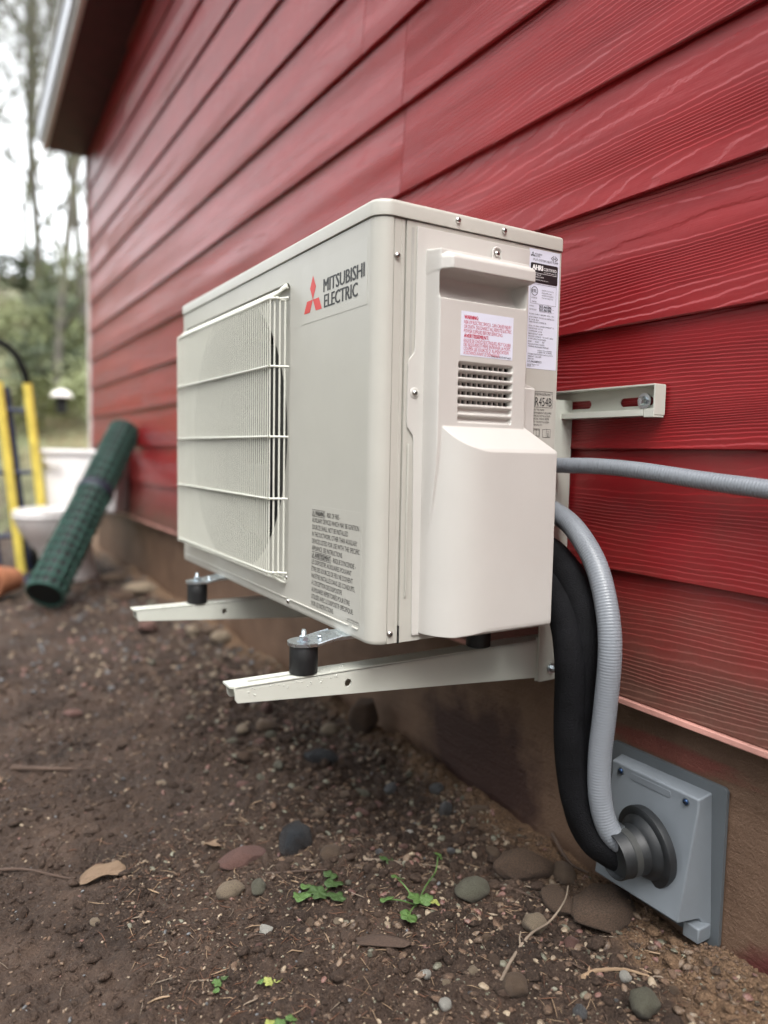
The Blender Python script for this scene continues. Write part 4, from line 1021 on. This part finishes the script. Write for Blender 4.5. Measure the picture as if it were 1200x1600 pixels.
rock(-.362, -.115, .022, 'pale', 'pale greenish pebble at the bottom edge, in the foreground', .9, .2, .8, .9, .5, 2)
rock(-.135, -.190, .022, 'pale', 'greenish white pebble next to the olive green stone', .9, .2, .8, .9, .5, 0)
rock(-.225, -.200, .026, 'grey', 'grey pebble in the foreground dirt left of the olive green stone', .9, .2, .8, .9, .5, 0)
rock(-.440, -.105, .028, 'red', 'flat rusty pebble at the bottom edge of the picture', .2, .2, .7, .7, .5, 2)
rock(-.055, 1.600, .085, 'tan', 'orange tan stone against the foundation below the far arm', .2, .2, .8, 1., .6, 2)
rock(-.115, 1.730, .070, 'tan', 'pale tan stone below the far bracket arm', 1.2, .2, .8, 1., .6, 1)
rock(-.235, 1.86, .080, 'red', 'dull reddish stone left of the pale tan stone below the far arm', .4, .2, .8, .8, .6, 1)
rock(-.09, 2.60, .17, 'tan', 'large tan stone at the foot of the wall behind the green roll', .4, .1, .7, .55, .6, 0)
rock(-.13, 2.95, .14, 'brown', 'brown stone at the foot of the wall between roll and toilet', .4, .1, .7, .55, .6, 1)
rock(-.20, 2.45, .12, 'clod', 'dark clod of earth behind the lower end of the green roll', .4, .1, .7, .55, .6, 1)
rock(-.17, 2.15, .10, 'red', 'reddish stone in front of the foundation near the green roll', .9, .1, .7, .65, .6, 0)
LM_ = [(-.360, .318, 'smooth wet dark stone'), (-.452, .325, 'flat angular reddish stone'), (-.486, .229, 'pair of cream and olive pebbles'), (-.180, .590, 'dark slate stone'), (-.042, .640, 'tall dark rock at the foundation'), (-.290, .055, 'pale green weed seedling'),
       (-.400, .150, 'dull weed rosette'), (-.655, .388, 'curled dry leaf'), (-.082, .055, 'large brown stone by the pipes'), (-.192, .050, 'mottled olive stone'), (-.170, -.062, 'pale speckled stone'), (-.165, -.243, 'smooth olive green stone'), (-.275, -.140, 'round brown stone'),
       (-.055, -.085, 'broad flat dark rock'), (-.375, .010, 'flat bark scrap'), (-.354, -.062, 'white quartz pebble'), (-.498, .116, 'white lichen crumb'), (-.530, .025, 'yellowed sprig'), (-.440, -.105, 'flat rusty pebble'), (-.086, .262, 'triangular grey stone'), (-.232, .760, 'pinkish brown stone'),
       (-.175, .900, 'upright orange brown stone'), (-.055, 1.6, 'orange tan stone'), (-.115, 1.73, 'pale tan stone below the far arm'), (-.235, 1.86, 'dull reddish stone'), (-.20, 2.45, 'dark clod behind the roll'), (-.522, 2.36, 'foot of the green roll'), (-.09, 2.6, 'large tan stone at the wall')]
def where(x, y):
    d, a, b, ph = min((math.hypot(x-a, y-b), a, b, ph) for a, b, ph in LM_)
    u = (x-a)*rv.x+(y-b)*rv.y; v = (x-a)*math.sin(YAW)+(y-b)*math.cos(YAW)
    rel = ('right of' if u > 0 else 'left of') if abs(u) > abs(v) else ('behind' if v > 0 else 'in front of')
    return ('close ' if d < .045 else '')+rel+' the '+ph
kinds = ['brown']*8+['tan']*3+['grey']+['red']*2+['olive']*3+['clod']*6
word = dict(brown='brown', tan='tan', grey='grey', red='reddish', olive='olive', pale='pale', clod='earthy', slate='dark')
def spot(near):
    while True:
        if near == 0: x, y = -abs(random.gauss(0, .16))-.035, random.uniform(.12, 1.15)
        elif near == 1: x, y = random.uniform(-.56, -.06), random.uniform(-.28, .16)
        elif near == 2: x, y = random.uniform(-.72, -.05), random.uniform(.1, 1.3)
        else: x, y = -abs(random.gauss(0, .33))-.04, random.uniform(1.15, 3.2)
        if -.40 < x+y*0 < .0 and y < -.32: continue
        if x > -.035: continue
        return x, y
place = ['in the rubble along the foundation under the unit', 'in the dirt at the front of the picture', 'in the open dirt below the bracket', 'in the far dirt along the wall']
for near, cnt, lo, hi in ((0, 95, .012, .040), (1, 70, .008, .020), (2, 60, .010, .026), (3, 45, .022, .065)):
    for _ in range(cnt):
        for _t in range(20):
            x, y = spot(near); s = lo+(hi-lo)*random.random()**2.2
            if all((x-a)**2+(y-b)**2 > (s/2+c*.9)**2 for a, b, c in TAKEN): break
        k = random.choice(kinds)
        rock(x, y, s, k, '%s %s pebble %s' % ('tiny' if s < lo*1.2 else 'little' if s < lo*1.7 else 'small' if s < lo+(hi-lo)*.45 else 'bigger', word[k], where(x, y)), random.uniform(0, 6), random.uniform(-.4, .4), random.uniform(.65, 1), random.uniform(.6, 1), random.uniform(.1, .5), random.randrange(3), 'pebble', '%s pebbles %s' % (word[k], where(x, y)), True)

def scatter(name, protos, n, sampler, size, mats, flatten=.75, lift=.2):
    """one mesh of many tiny pieces nobody could count"""
    VV, FF, off, MI = [], [], 0, []
    for i in range(n):
        V0, F0 = protos[i % len(protos)]
        x, y = sampler(); s = size(); a, b = rng.uniform(0, 6.28), rng.uniform(-.6, .6)
        ca, sa, cb, sb = math.cos(a), math.sin(a), math.cos(b), math.sin(b)
        R_ = np.array([[ca, -sa, 0], [sa, ca, 0], [0, 0, 1]]) @ np.array([[cb, 0, sb], [0, 1, 0], [-sb, 0, cb]])
        VV.append((V0*s*np.array([1, rng.uniform(.6, 1), flatten*rng.uniform(.6, 1)])) @ R_.T+np.array([x, y, 0])); FF.append(F0+off); off += len(V0)
        MI.append(np.full(len(F0), rng.integers(len(mats))))
    V_ = np.concatenate(VV); F_ = np.concatenate(FF); cz = np.concatenate([np.full(len(v), 0.) for v in VV])
    cx = np.concatenate([np.full(len(v), v[:, 0].mean()) for v in VV]); cy = np.concatenate([np.full(len(v), v[:, 1].mean()) for v in VV])
    sz = np.concatenate([np.full(len(v), np.ptp(v[:, 2])) for v in VV])
    V_[:, 2] += ground_z(cx, cy)+sz*lift
    me = grid_mesh(name, V_, F_)
    for m in mats: me.materials.append(m)
    me.polygons.foreach_set('material_index', np.concatenate(MI).astype(np.int32))
    return tag(link(name, me), kind='stuff')
def proto(sub, seed):
    me = rock_mesh('p', sub, seed, .25, .8, .3); V_ = np.array([v.co[:] for v in me.vertices]); F_ = np.array([p_.vertices[:] for p_ in me.polygons]); bpy.data.meshes.remove(me); return V_, F_
P1 = [proto(1, 700+i) for i in range(8)]; P2 = [proto(2, 720+i) for i in range(6)]
def s_wall():
    return -abs(rng.normal(0, .20))-.02, rng.uniform(-.33, 1.5)
def s_front():
    return rng.uniform(-.66, -.03), rng.uniform(-.33, .45)
def s_all():
    return rng.uniform(-.95, -.03), rng.uniform(-.1, 1.7)
def s_far():
    return -abs(rng.normal(0, .5))-.03, rng.uniform(1.3, 4.2)
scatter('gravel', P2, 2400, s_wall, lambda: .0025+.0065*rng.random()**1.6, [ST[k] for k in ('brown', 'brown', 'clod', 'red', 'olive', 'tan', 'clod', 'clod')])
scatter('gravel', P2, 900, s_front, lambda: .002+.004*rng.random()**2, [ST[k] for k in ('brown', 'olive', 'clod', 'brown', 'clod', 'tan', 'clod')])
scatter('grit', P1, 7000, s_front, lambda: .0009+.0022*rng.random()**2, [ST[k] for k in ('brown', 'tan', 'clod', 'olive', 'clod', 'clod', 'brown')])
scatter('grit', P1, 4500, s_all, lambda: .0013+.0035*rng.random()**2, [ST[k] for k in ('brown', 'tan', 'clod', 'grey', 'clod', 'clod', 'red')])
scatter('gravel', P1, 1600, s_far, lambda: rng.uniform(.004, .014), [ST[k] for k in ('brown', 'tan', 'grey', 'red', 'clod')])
scatter('soil_crumbs', P1, 12000, s_front, lambda: .0011+.0038*rng.random()**3, [M['soil']], .85, .15)
scatter('soil_crumbs', P1, 7000, s_all, lambda: .002+.006*rng.random()**3, [M['soil']], .8, .12)
scatter('soil_clods', P2, 1500, s_wall, lambda: .004+.012*rng.random()**2.5, [M['soil']], .75, .15)
scatter('soil_clods', P2, 900, s_all, lambda: .004+.012*rng.random()**2.5, [M['soil']], .7, .1)
scatter('rim_crumbs', P1, 6000, lambda: (-abs(rng.normal(.03, .022)), rng.uniform(-.34, 1.2)), lambda: .001+.003*rng.random()**2, [M['soil'], ST['clod']], .8, .2)

def litter(name, n, sampler, lmin, lmax, rad, mats):
    VV, FF, MI, off = [], [], [], 0
    for i in range(n):
        x, y = sampler(); L_ = rng.uniform(lmin, lmax); a = rng.uniform(0, 6.28); c = rng.normal(0, .25); r = rad*rng.uniform(.6, 1.3)
        t = np.linspace(-.5, .5, 4); px_ = x+np.cos(a+c*t)*L_*t; py_ = y+np.sin(a+c*t)*L_*t
        pz = ground_z(px_, py_); pz = np.maximum(pz, np.linspace(pz[0], pz[-1], 4))+r*1.1+.0006+rng.uniform(-.02, .05)*L_*(t+.5)
        sx, sy = -np.sin(a), np.cos(a)
        q = []
        for k in range(4):
            rr = r*(1 if k in (1, 2) else .5)
            q += [(px_[k]+sx*rr, py_[k]+sy*rr, pz[k]), (px_[k]-sx*rr, py_[k]-sy*rr, pz[k]), (px_[k], py_[k], pz[k]+rr*1.3)]
        VV += q
        for k in range(3):
            for j in range(3): FF.append((off+k*3+j, off+k*3+(j+1) % 3, off+k*3+3+(j+1) % 3, off+k*3+3+j))
        MI += [rng.integers(len(mats))]*9; off += 12
    me = grid_mesh(name, np.array(VV), np.array(FF), False)
    for m in mats: me.materials.append(m)
    me.polygons.foreach_set('material_index', np.array(MI, np.int32))
    return tag(link(name, me), kind='stuff')
litter('fallen_needles', 1900, s_front, .006, .026, .00046, [M['straw'], M['needle'], M['needle'], M['bark_bit']])
litter('fallen_needles', 350, s_all, .010, .04, .0006, [M['straw'], M['needle'], M['twig'], M['bark_bit']])
litter('wood_scraps', 130, s_front, .010, .030, .0011, [M['twig'], M['bark_bit'], M['straw']])

def twig(pts, r, label, mat='twig', kinds_=()):
    P = []
    for q in spline([(x, y, gz(x, y)+dz) for x, y, dz in pts], .004): P.append(q)
    n = len(P); R_ = [r*(1-.55*i/n)*(1+.12*math.sin(i*1.9)) for i in range(n)]
    m = MB().tube(P, R_, 7)
    for f, a, l in kinds_:
        i = int(f*(n-2)); d = (P[i+1]-P[i]).normalized(); sd_ = Vector((-d.y, d.x, .35)).normalized()
        m.tube([P[i], P[i]+(d*math.cos(a)+sd_*math.sin(a))*l*.5, P[i]+(d*math.cos(a*.8)+sd_*math.sin(a*.8))*l], [r*.6, r*.5, r*.3], 5)
    return tag(m.build('twig', M[mat]), label, 'twig')
twig([(-.285, -.125, .002), (-.245, -.100, .004), (-.200, -.085, .007), (-.155, -.075, .010), (-.112, -.060, .020), (-.090, -.045, .030)], .0024, 'bare pale twig curving up across the dirt beside the pale speckled stone', 'twig', [(.35, .7, .02)])
twig([(-.16, .105, .003), (-.13, .05, .004), (-.115, -.005, .005), (-.11, -.035, .003)], .0028, 'dark twig lying between the olive stone and the large brown stone', 'bark_bit')
twig([(-.30, .19, .002), (-.255, .165, .005), (-.20, .145, .004), (-.175, .15, .002)], .0022, 'brown twig behind the weed seedlings', 'twig', [(.4, -.6, .025)])
twig([(-.80, .50, .003), (-.76, .47, .004), (-.70, .42, .004), (-.67, .40, .003)], .0028, 'thin dark twig touching the dry curled leaf', 'bark_bit')
twig([(-.44, .255, .002), (-.40, .22, .003), (-.36, .20, .003)], .0020, 'short dark twig under the smooth dark stone', 'bark_bit')
twig([(-.75, .86, .004), (-.66, .80, .005), (-.58, .79, .004)], .0055, 'thick dark stick in the open dirt on the left', 'bark_bit')
twig([(-.195, -.175, .002), (-.165, -.170, .004), (-.125, -.180, .004), (-.095, -.195, .003)], .0032, 'whitish stick near the greenish white pebble', 'straw', [(.2, .8, .012)])
twig([(.004, .085, .012), (-.010, .03, .012), (-.020, -.02, .010)], .0035, 'brown stick against the foundation behind the black pipes', 'bark_bit')

def leaf_mesh(n=26, lobes=7, depth=.14, curl=.25, wav=.08, seed=0):
    r = random.Random(seed); V_, F_ = [(0, 0, 0)], []
    rings = 4
    for j in range(1, rings+1):
        for k in range(n):
            a = 2*PI*k/n; f = j/rings
            rad = (1-.18*math.cos(a))*(1-depth*(.5+.5*math.cos(lobes*a))*f**3)
            if abs(a-PI) < .3: rad *= .55+.45*abs(a-PI)/.3
            x, y = rad*f*math.cos(a), rad*f*math.sin(a)
            V_.append((x, y, curl*f*f*(.5+.5*math.sin(2*a+seed))+wav*f*math.sin(5*a+seed*2)-.10*f*f))
    for k in range(n): F_.append((0, 1+k, 1+(k+1) % n))
    for j in range(rings-1):
        for k in range(n): F_.append((1+j*n+k, 1+(j+1)*n+k, 1+(j+1)*n+(k+1) % n, 1+j*n+(k+1) % n))
    m = MB().add(V_, F_); return m.mesh('leaf', True, 80)
LM = [leaf_mesh(seed=i, lobes=6+i % 3, curl=.15+.1*(i % 3)) for i in range(4)]
def weed(x, y, label, leaves, stems):
    z = gz(x, y); w = empty('weed', (x, y, z), label, 'weed')
    for pts in stems: MB().tube(spline([(x+a, y+b, z+c) for a, b, c in pts], .003), .0011, 6).build('stem', M['leaf'], w)
    for i, (a, b, c, s, mat, rz, tilt) in enumerate(leaves):
        me = LM[i % 4].copy(); me.materials.clear(); me.materials.append(M[mat])
        o = link('leaf', me, None, w, loc=(a, b, c), rot=(tilt, tilt*.6, rz)); o.scale = (s*.76, s*.76, s*.76)
        so_ = o.modifiers.new('thickness', 'SOLIDIFY'); so_.thickness = .02
weed(-.290, .055, 'pale green weed seedling with scalloped leaves in the foreground dirt',
     [(0, 0, .014, .017, 'leaf', .4, .3), (.012, -.006, .012, .014, 'leaf', 2.2, -.3), (.022, -.014, .008, .011, 'leaf_yellow', 1.0, .2), (-.040, .020, .014, .015, 'leaf', 2.8, .35), (-.034, -.030, .014, .018, 'leaf', 3.6, -.25), (-.004, .046, .022, .014, 'leaf', 1.5, .4), (.082, .062, .024, .012, 'leaf', .8, .5), (.020, .115, .010, .016, 'leaf_dark', .8, .2)],
     [[(0, 0, 0), (.0, .0, .012)], [(0, 0, .003), (-.02, .012, .010), (-.040, .020, .013)], [(0, 0, .003), (-.018, -.016, .012), (-.034, -.030, .013)], [(0, 0, .003), (.0, .024, .014), (-.004, .046, .021)], [(0, 0, .003), (.03, .02, .012), (.06, .038, .016), (.082, .062, .023)]])
weed(-.400, .150, 'dull green weed rosette lying flat left of the seedling',
     [(0, 0, .010, .022, 'leaf_dark', .3, .15), (.030, .008, .010, .022, 'leaf_dark', 1.6, .2), (-.026, .004, .009, .020, 'leaf', 2.6, .15), (.018, -.022, .009, .020, 'leaf_dark', 4.2, -.2), (.035, .028, .012, .016, 'leaf_dark', .9, .2), (-.010, .022, .010, .014, 'leaf', 2.0, .2)],
     [[(0, 0, 0), (.015, .004, .006), (.030, .008, .009)], [(0, 0, 0), (-.012, .002, .006), (-.026, .004, .008)]])
weed(-.585, .055, 'tiny green sprout in the dirt at lower left', [(0, 0, .006, .009, 'leaf', .3, .2), (.010, .004, .006, .007, 'leaf_dark', 2.3, .2), (-.006, -.012, .005, .006, 'leaf', 4.1, .2)], [[(0, 0, 0), (.0, .0, .006)]])
weed(-.530, .025, 'small yellowed weed sprig at the bottom left of the stones', [(0, 0, .006, .010, 'leaf_yellow', .3, .2), (.010, -.004, .006, .008, 'leaf_yellow', 2.3, .3), (-.010, .004, .006, .007, 'leaf', 3.3, .3)], [[(0, 0, 0), (.0, .0, .006)]])
weed(-.545, -.050, 'bright green sprig at the bottom edge of the picture', [(0, 0, .008, .012, 'leaf', .3, .3), (.014, .004, .007, .010, 'leaf', 1.3, .3), (-.010, .010, .007, .010, 'leaf_yellow', 2.3, .2), (.006, -.012, .007, .010, 'leaf', 4.3, .3)], [[(0, 0, 0), (.0, .0, .007)]])
def dry_leaf(x, y, s, label, rz, sy=.5, mat='dead_leaf'):
    me = leaf_mesh(30, 9, .10, .55, .16, 5).copy(); me.materials.append(M[mat])
    o = link('dry_leaf', me, None, None, loc=(x, y, gz(x, y)+s*.22), rot=(.12, -.1, rz)); o.scale = (s*.9, s*sy*.9, s*.42)
    so_ = o.modifiers.new('thickness', 'SOLIDIFY'); so_.thickness = .015
    return tag(o, label, 'leaf')
dry_leaf(-.655, .388, .044, 'dry curled brown leaf alone in the open dirt', -.15, .45)
dry_leaf(-.800, .80, .05, 'pale dry leaf at the left edge of the dirt', .5, .5)
dry_leaf(-.485, .370, .026, 'small pale dry leaf above the flat reddish stone', 2.6, .5)
me = rock_mesh('bark_scrap', 4, 905, .42, .25, .45); me.materials.append(M['bark_bit'])
o = link('bark_scrap', me, None, None, loc=(-.375, .010, gz(-.375, .01)+.006), rot=(.1, -.12, -.75)); o.scale = (.040, .014, .022)
tag(o, 'long flat scrap of dark bark in front of the weed seedling', 'bark')
me = rock_mesh('lichen_scrap', 3, 911, .5, .5, .3); me.materials.append(ST['pale'])
o = link('lichen_scrap', me, None, None, loc=(-.498, .116, gz(-.498, .116)+.004)); o.scale = (.012, .010, .010)
tag(o, 'white crumb of lichen in the dirt left of the weeds', 'lichen')

# ================================================================== TREES AND HILLSIDE PLANTS
def tree_meshes(seed, hgt, lean):
    r = random.Random(seed); T, Bm, leaves = MB(), MB(), []
    def grow(p, d, L_, rad, lvl):
        n = 6 if lvl == 0 else (4 if lvl < 3 else 3); P = [p]; q = p; dd = d
        for i in range(n):
            dd = (dd+Vector((r.gauss(0, .10), r.gauss(0, .10), .05 if lvl else .02)) * (1 if lvl else .5)).normalized(); q = q+dd*L_/n; P.append(q)
        (T if lvl == 0 else Bm).tube(P, [rad*(1-.72*i/n) for i in range(n+1)], 9 if lvl == 0 else (5 if lvl < 3 else 3), cap=False)
        if lvl >= 4:
            for _ in range(2): leaves.append(P[r.randrange(1, len(P))])
            return
        k = [15, 8, 6, 5][lvl]
        for j in range(k):
            f = (.12+.88*(j+r.random())/k) if lvl == 0 else (.25+.75*(j+r.random())/k)
            i = min(int(f*n), n-1); b = P[i].lerp(P[i+1], f*n-i)
            a = r.uniform(0, 2*PI); o1 = dd.orthogonal().normalized(); o2 = dd.cross(o1); s = o1*math.cos(a)+o2*math.sin(a)
            w_ = r.uniform(.55, 1.0)
            nd = (dd*(1-w_*.55)+s*w_+Vector((0, 0, .12 if lvl else .3))).normalized()
            grow(b, nd, L_*(r.uniform(.30, .44) if lvl == 0 else r.uniform(.40, .62))*(1.15-.55*f if lvl == 0 else 1), rad*(.46 if lvl == 0 else .55)*(1.1-.6*f), lvl+1)
    grow(Vector((0, 0, -.3)), Vector((lean, .03, 1)).normalized(), hgt, hgt*.0062, 0)
    lv = MB()
    for p in leaves:
        if r.random() < .88: continue
        a = Vector((r.gauss(0, 1), r.gauss(0, 1), r.gauss(0, 1))).normalized(); b = a.orthogonal().normalized(); s = r.uniform(.012, .03)
        lv.add([p+a*s*1.4, p+b*s, p-a*s*1.4, p-b*s], [(0, 1, 2, 3)])
    out = []
    for m, nm, mat in ((T, 'trunk', M['bark']), (Bm, 'crown', M['bark']), (lv, 'leaves', M['foliage'])):
        me = m.mesh(nm, nm != 'leaves', 80); me.materials.append(mat); out.append((nm, me))
    return out
TM = [tree_meshes(40+i, 10.5+i*.8, l) for i, l in enumerate((.20, -.05, .06))]
def tree(x, y, k, s, rz, label, group=None):
    t_ = empty('bare_tree', (x, y, gz(x, y)), label, 'tree', group); t_.rotation_euler.z = rz; t_.scale = (s, s, s)
    for nm, me in TM[k]: link(nm, me, None, t_)
tree(.55, 10.5, 0, 1., .25, 'tall bare tree leaning right, nearest one beyond the house corner')
TREES = []
for i, (x, y, k, s) in enumerate([(1.35, 12.3, 1, .9), (.85, 14.5, 2, 1.05), (2.05, 15.8, 1, 1.), (2.7, 19.5, 2, 1.1), (1.3, 21.5, 1, 1.1), (3.4, 25, 0, 1.2), (-1.6, 12.5, 2, 1.), (-3.6, 15.5, 1, 1.1), (3.9, 16.5, 1, 1.)]):
    TREES.append((math.atan2(x-CAM.x, y-CAM.y), x, y, k, s, 1.3*i))
ORD = 'first second third fourth fifth sixth seventh eighth ninth tenth eleventh twelfth thirteenth fourteenth fifteenth'.split()
for i, (_, x, y, k, s, rz) in enumerate(sorted(TREES)):
    tree(x, y, k, s, rz, 'slender bare tree beyond the house corner, %s from the left of its row' % ORD[i], 'bare trees beyond the house corner')
def shrub_mesh(seed, n=1500):
    r = np.random.default_rng(seed); lv, stm = MB(), MB()
    for k in range(16):
        a = r.uniform(0, 6.28); L_ = r.uniform(.5, 1.)
        stm.tube(spline([(0, 0, -.1), (.2*L_*math.cos(a), .2*L_*math.sin(a), .45*L_), (.55*L_*math.cos(a+.3), .55*L_*math.sin(a+.3), .85*L_)], .15), [.012]*0 or .010, 4)
    for k in range(n):
        d = r.normal(size=3); d /= np.linalg.norm(d); rad = r.uniform(.45, 1.)*(1+.35*math.sin(5*d[0]+seed)+.2*math.sin(7*d[1]))
        p = Vector((d[0]*rad*.75, d[1]*rad*.75, .55+d[2]*rad*.55)); a = Vector(r.normal(size=3)).normalized(); b = a.orthogonal().normalized(); s = r.uniform(.02, .045)
        lv.add([p+a*s*1.5, p+b*s*.7, p-a*s*1.5, p-b*s*.7], [(0, 1, 2, 3)])
    return lv.mesh('foliage', False), stm.mesh('stem')
SH = [shrub_mesh(60+i) for i in range(3)]
SHR = sorted([(.15, 9.2, .8, 0), (.95, 9.6, .9, 0), (.60, 11.2, .9, 1), (1.6, 11.6, 1.1, 0), (.35, 13.4, 1.0, 0), (1.2, 13.6, 1.2, 1), (2.2, 13.0, 1.2, 0), (1.9, 16.2, 1.3, 0), (.9, 17.0, 1.3, 1), (2.8, 17.2, 1.4, 0), (-.9, 9.4, .9, 0), (-2.2, 10.6, 1.1, 1), (3.3, 12.5, 1.2, 0)], key=lambda q: math.atan2(q[0]-CAM.x, q[1]-CAM.y))
for i, (x, y, s, dk) in enumerate(SHR):
    t_ = empty('shrub', (x, y, gz(x, y)), ('dark evergreen shrub' if dk else 'olive green shrub')+' on the slope, %s shrub from the left' % ORD[i], 'shrub', 'dark evergreen shrubs on the slope' if dk else 'olive green shrubs on the slope')
    t_.scale = (s, s, s*.8); t_.rotation_euler.z = i
    fm, sm = SH[i % 3]
    if dk: fm = fm.copy(); fm.materials.clear(); fm.materials.append(M['foliage_dark'])
    link('foliage', fm, M['foliage'], t_); link('stem', sm, M['bark'], t_)
gb = []
VV, FF = [], []
for i in range(9000):
    y = 5.2+9*rng.random()**1.3; x = rng.uniform(-1.5, 3.6)
    if x > -.05 and y < 4.5: continue
    h_ = rng.uniform(.05, .16); a = rng.uniform(0, 6.28); w_ = rng.uniform(.004, .009); lx, ly = rng.normal(0, .05, 2)
    VV.append((x+w_*math.cos(a), y+w_*math.sin(a), 0)); VV.append((x-w_*math.cos(a), y-w_*math.sin(a), 0)); VV.append((x+lx, y+ly, h_))
VV = np.array(VV); VV[:, 2] += ground_z(VV[:, 0], VV[:, 1])-.005
tag(link('grass', grid_mesh('grass', VV, np.arange(len(VV)).reshape(-1, 3), False), M['grass']), kind='stuff')

# unseen evergreen wood added to block low light, left of and behind the camera: one mass of leafy clumps on trunks
wd = MB(); r = np.random.default_rng(5)
for k in range(54):
    a = math.radians(r.uniform(124, 318)); R_ = r.uniform(8.5, 13.5); cx, cy = R_*math.cos(a), R_*math.sin(a); h_ = r.uniform(6.5, 10.)
    if cx > 1.: cx = 1.-abs(cx)*.1 if cy > -3 else cx
    z0 = gz(cx, cy); wd.tube([(cx, cy, z0-.2), (cx, cy, z0+h_*.95)], [.16, .03], 6)
    for j in range(330):
        f = r.random()**.8; zz = z0+.4+f*(h_-.4); w_ = (1-f)*h_*.24*r.uniform(.35, 1.)+.1; b = r.uniform(0, 6.28)
        p = Vector((cx+w_*math.cos(b), cy+w_*math.sin(b), zz)); t_ = Vector((math.cos(b), math.sin(b), -.45)).normalized(); u_ = Vector((-math.sin(b), math.cos(b), r.normal(0, .25))).normalized(); q = r.uniform(.18, .38)
        wd.add([p-t_*q, p+u_*q*.5, p+t_*q, p-u_*q*.5], [(0, 1, 2, 3)])
tag(wd.build('light_blocking_wood', M['foliage_dark'], smooth=False), kind='stuff')
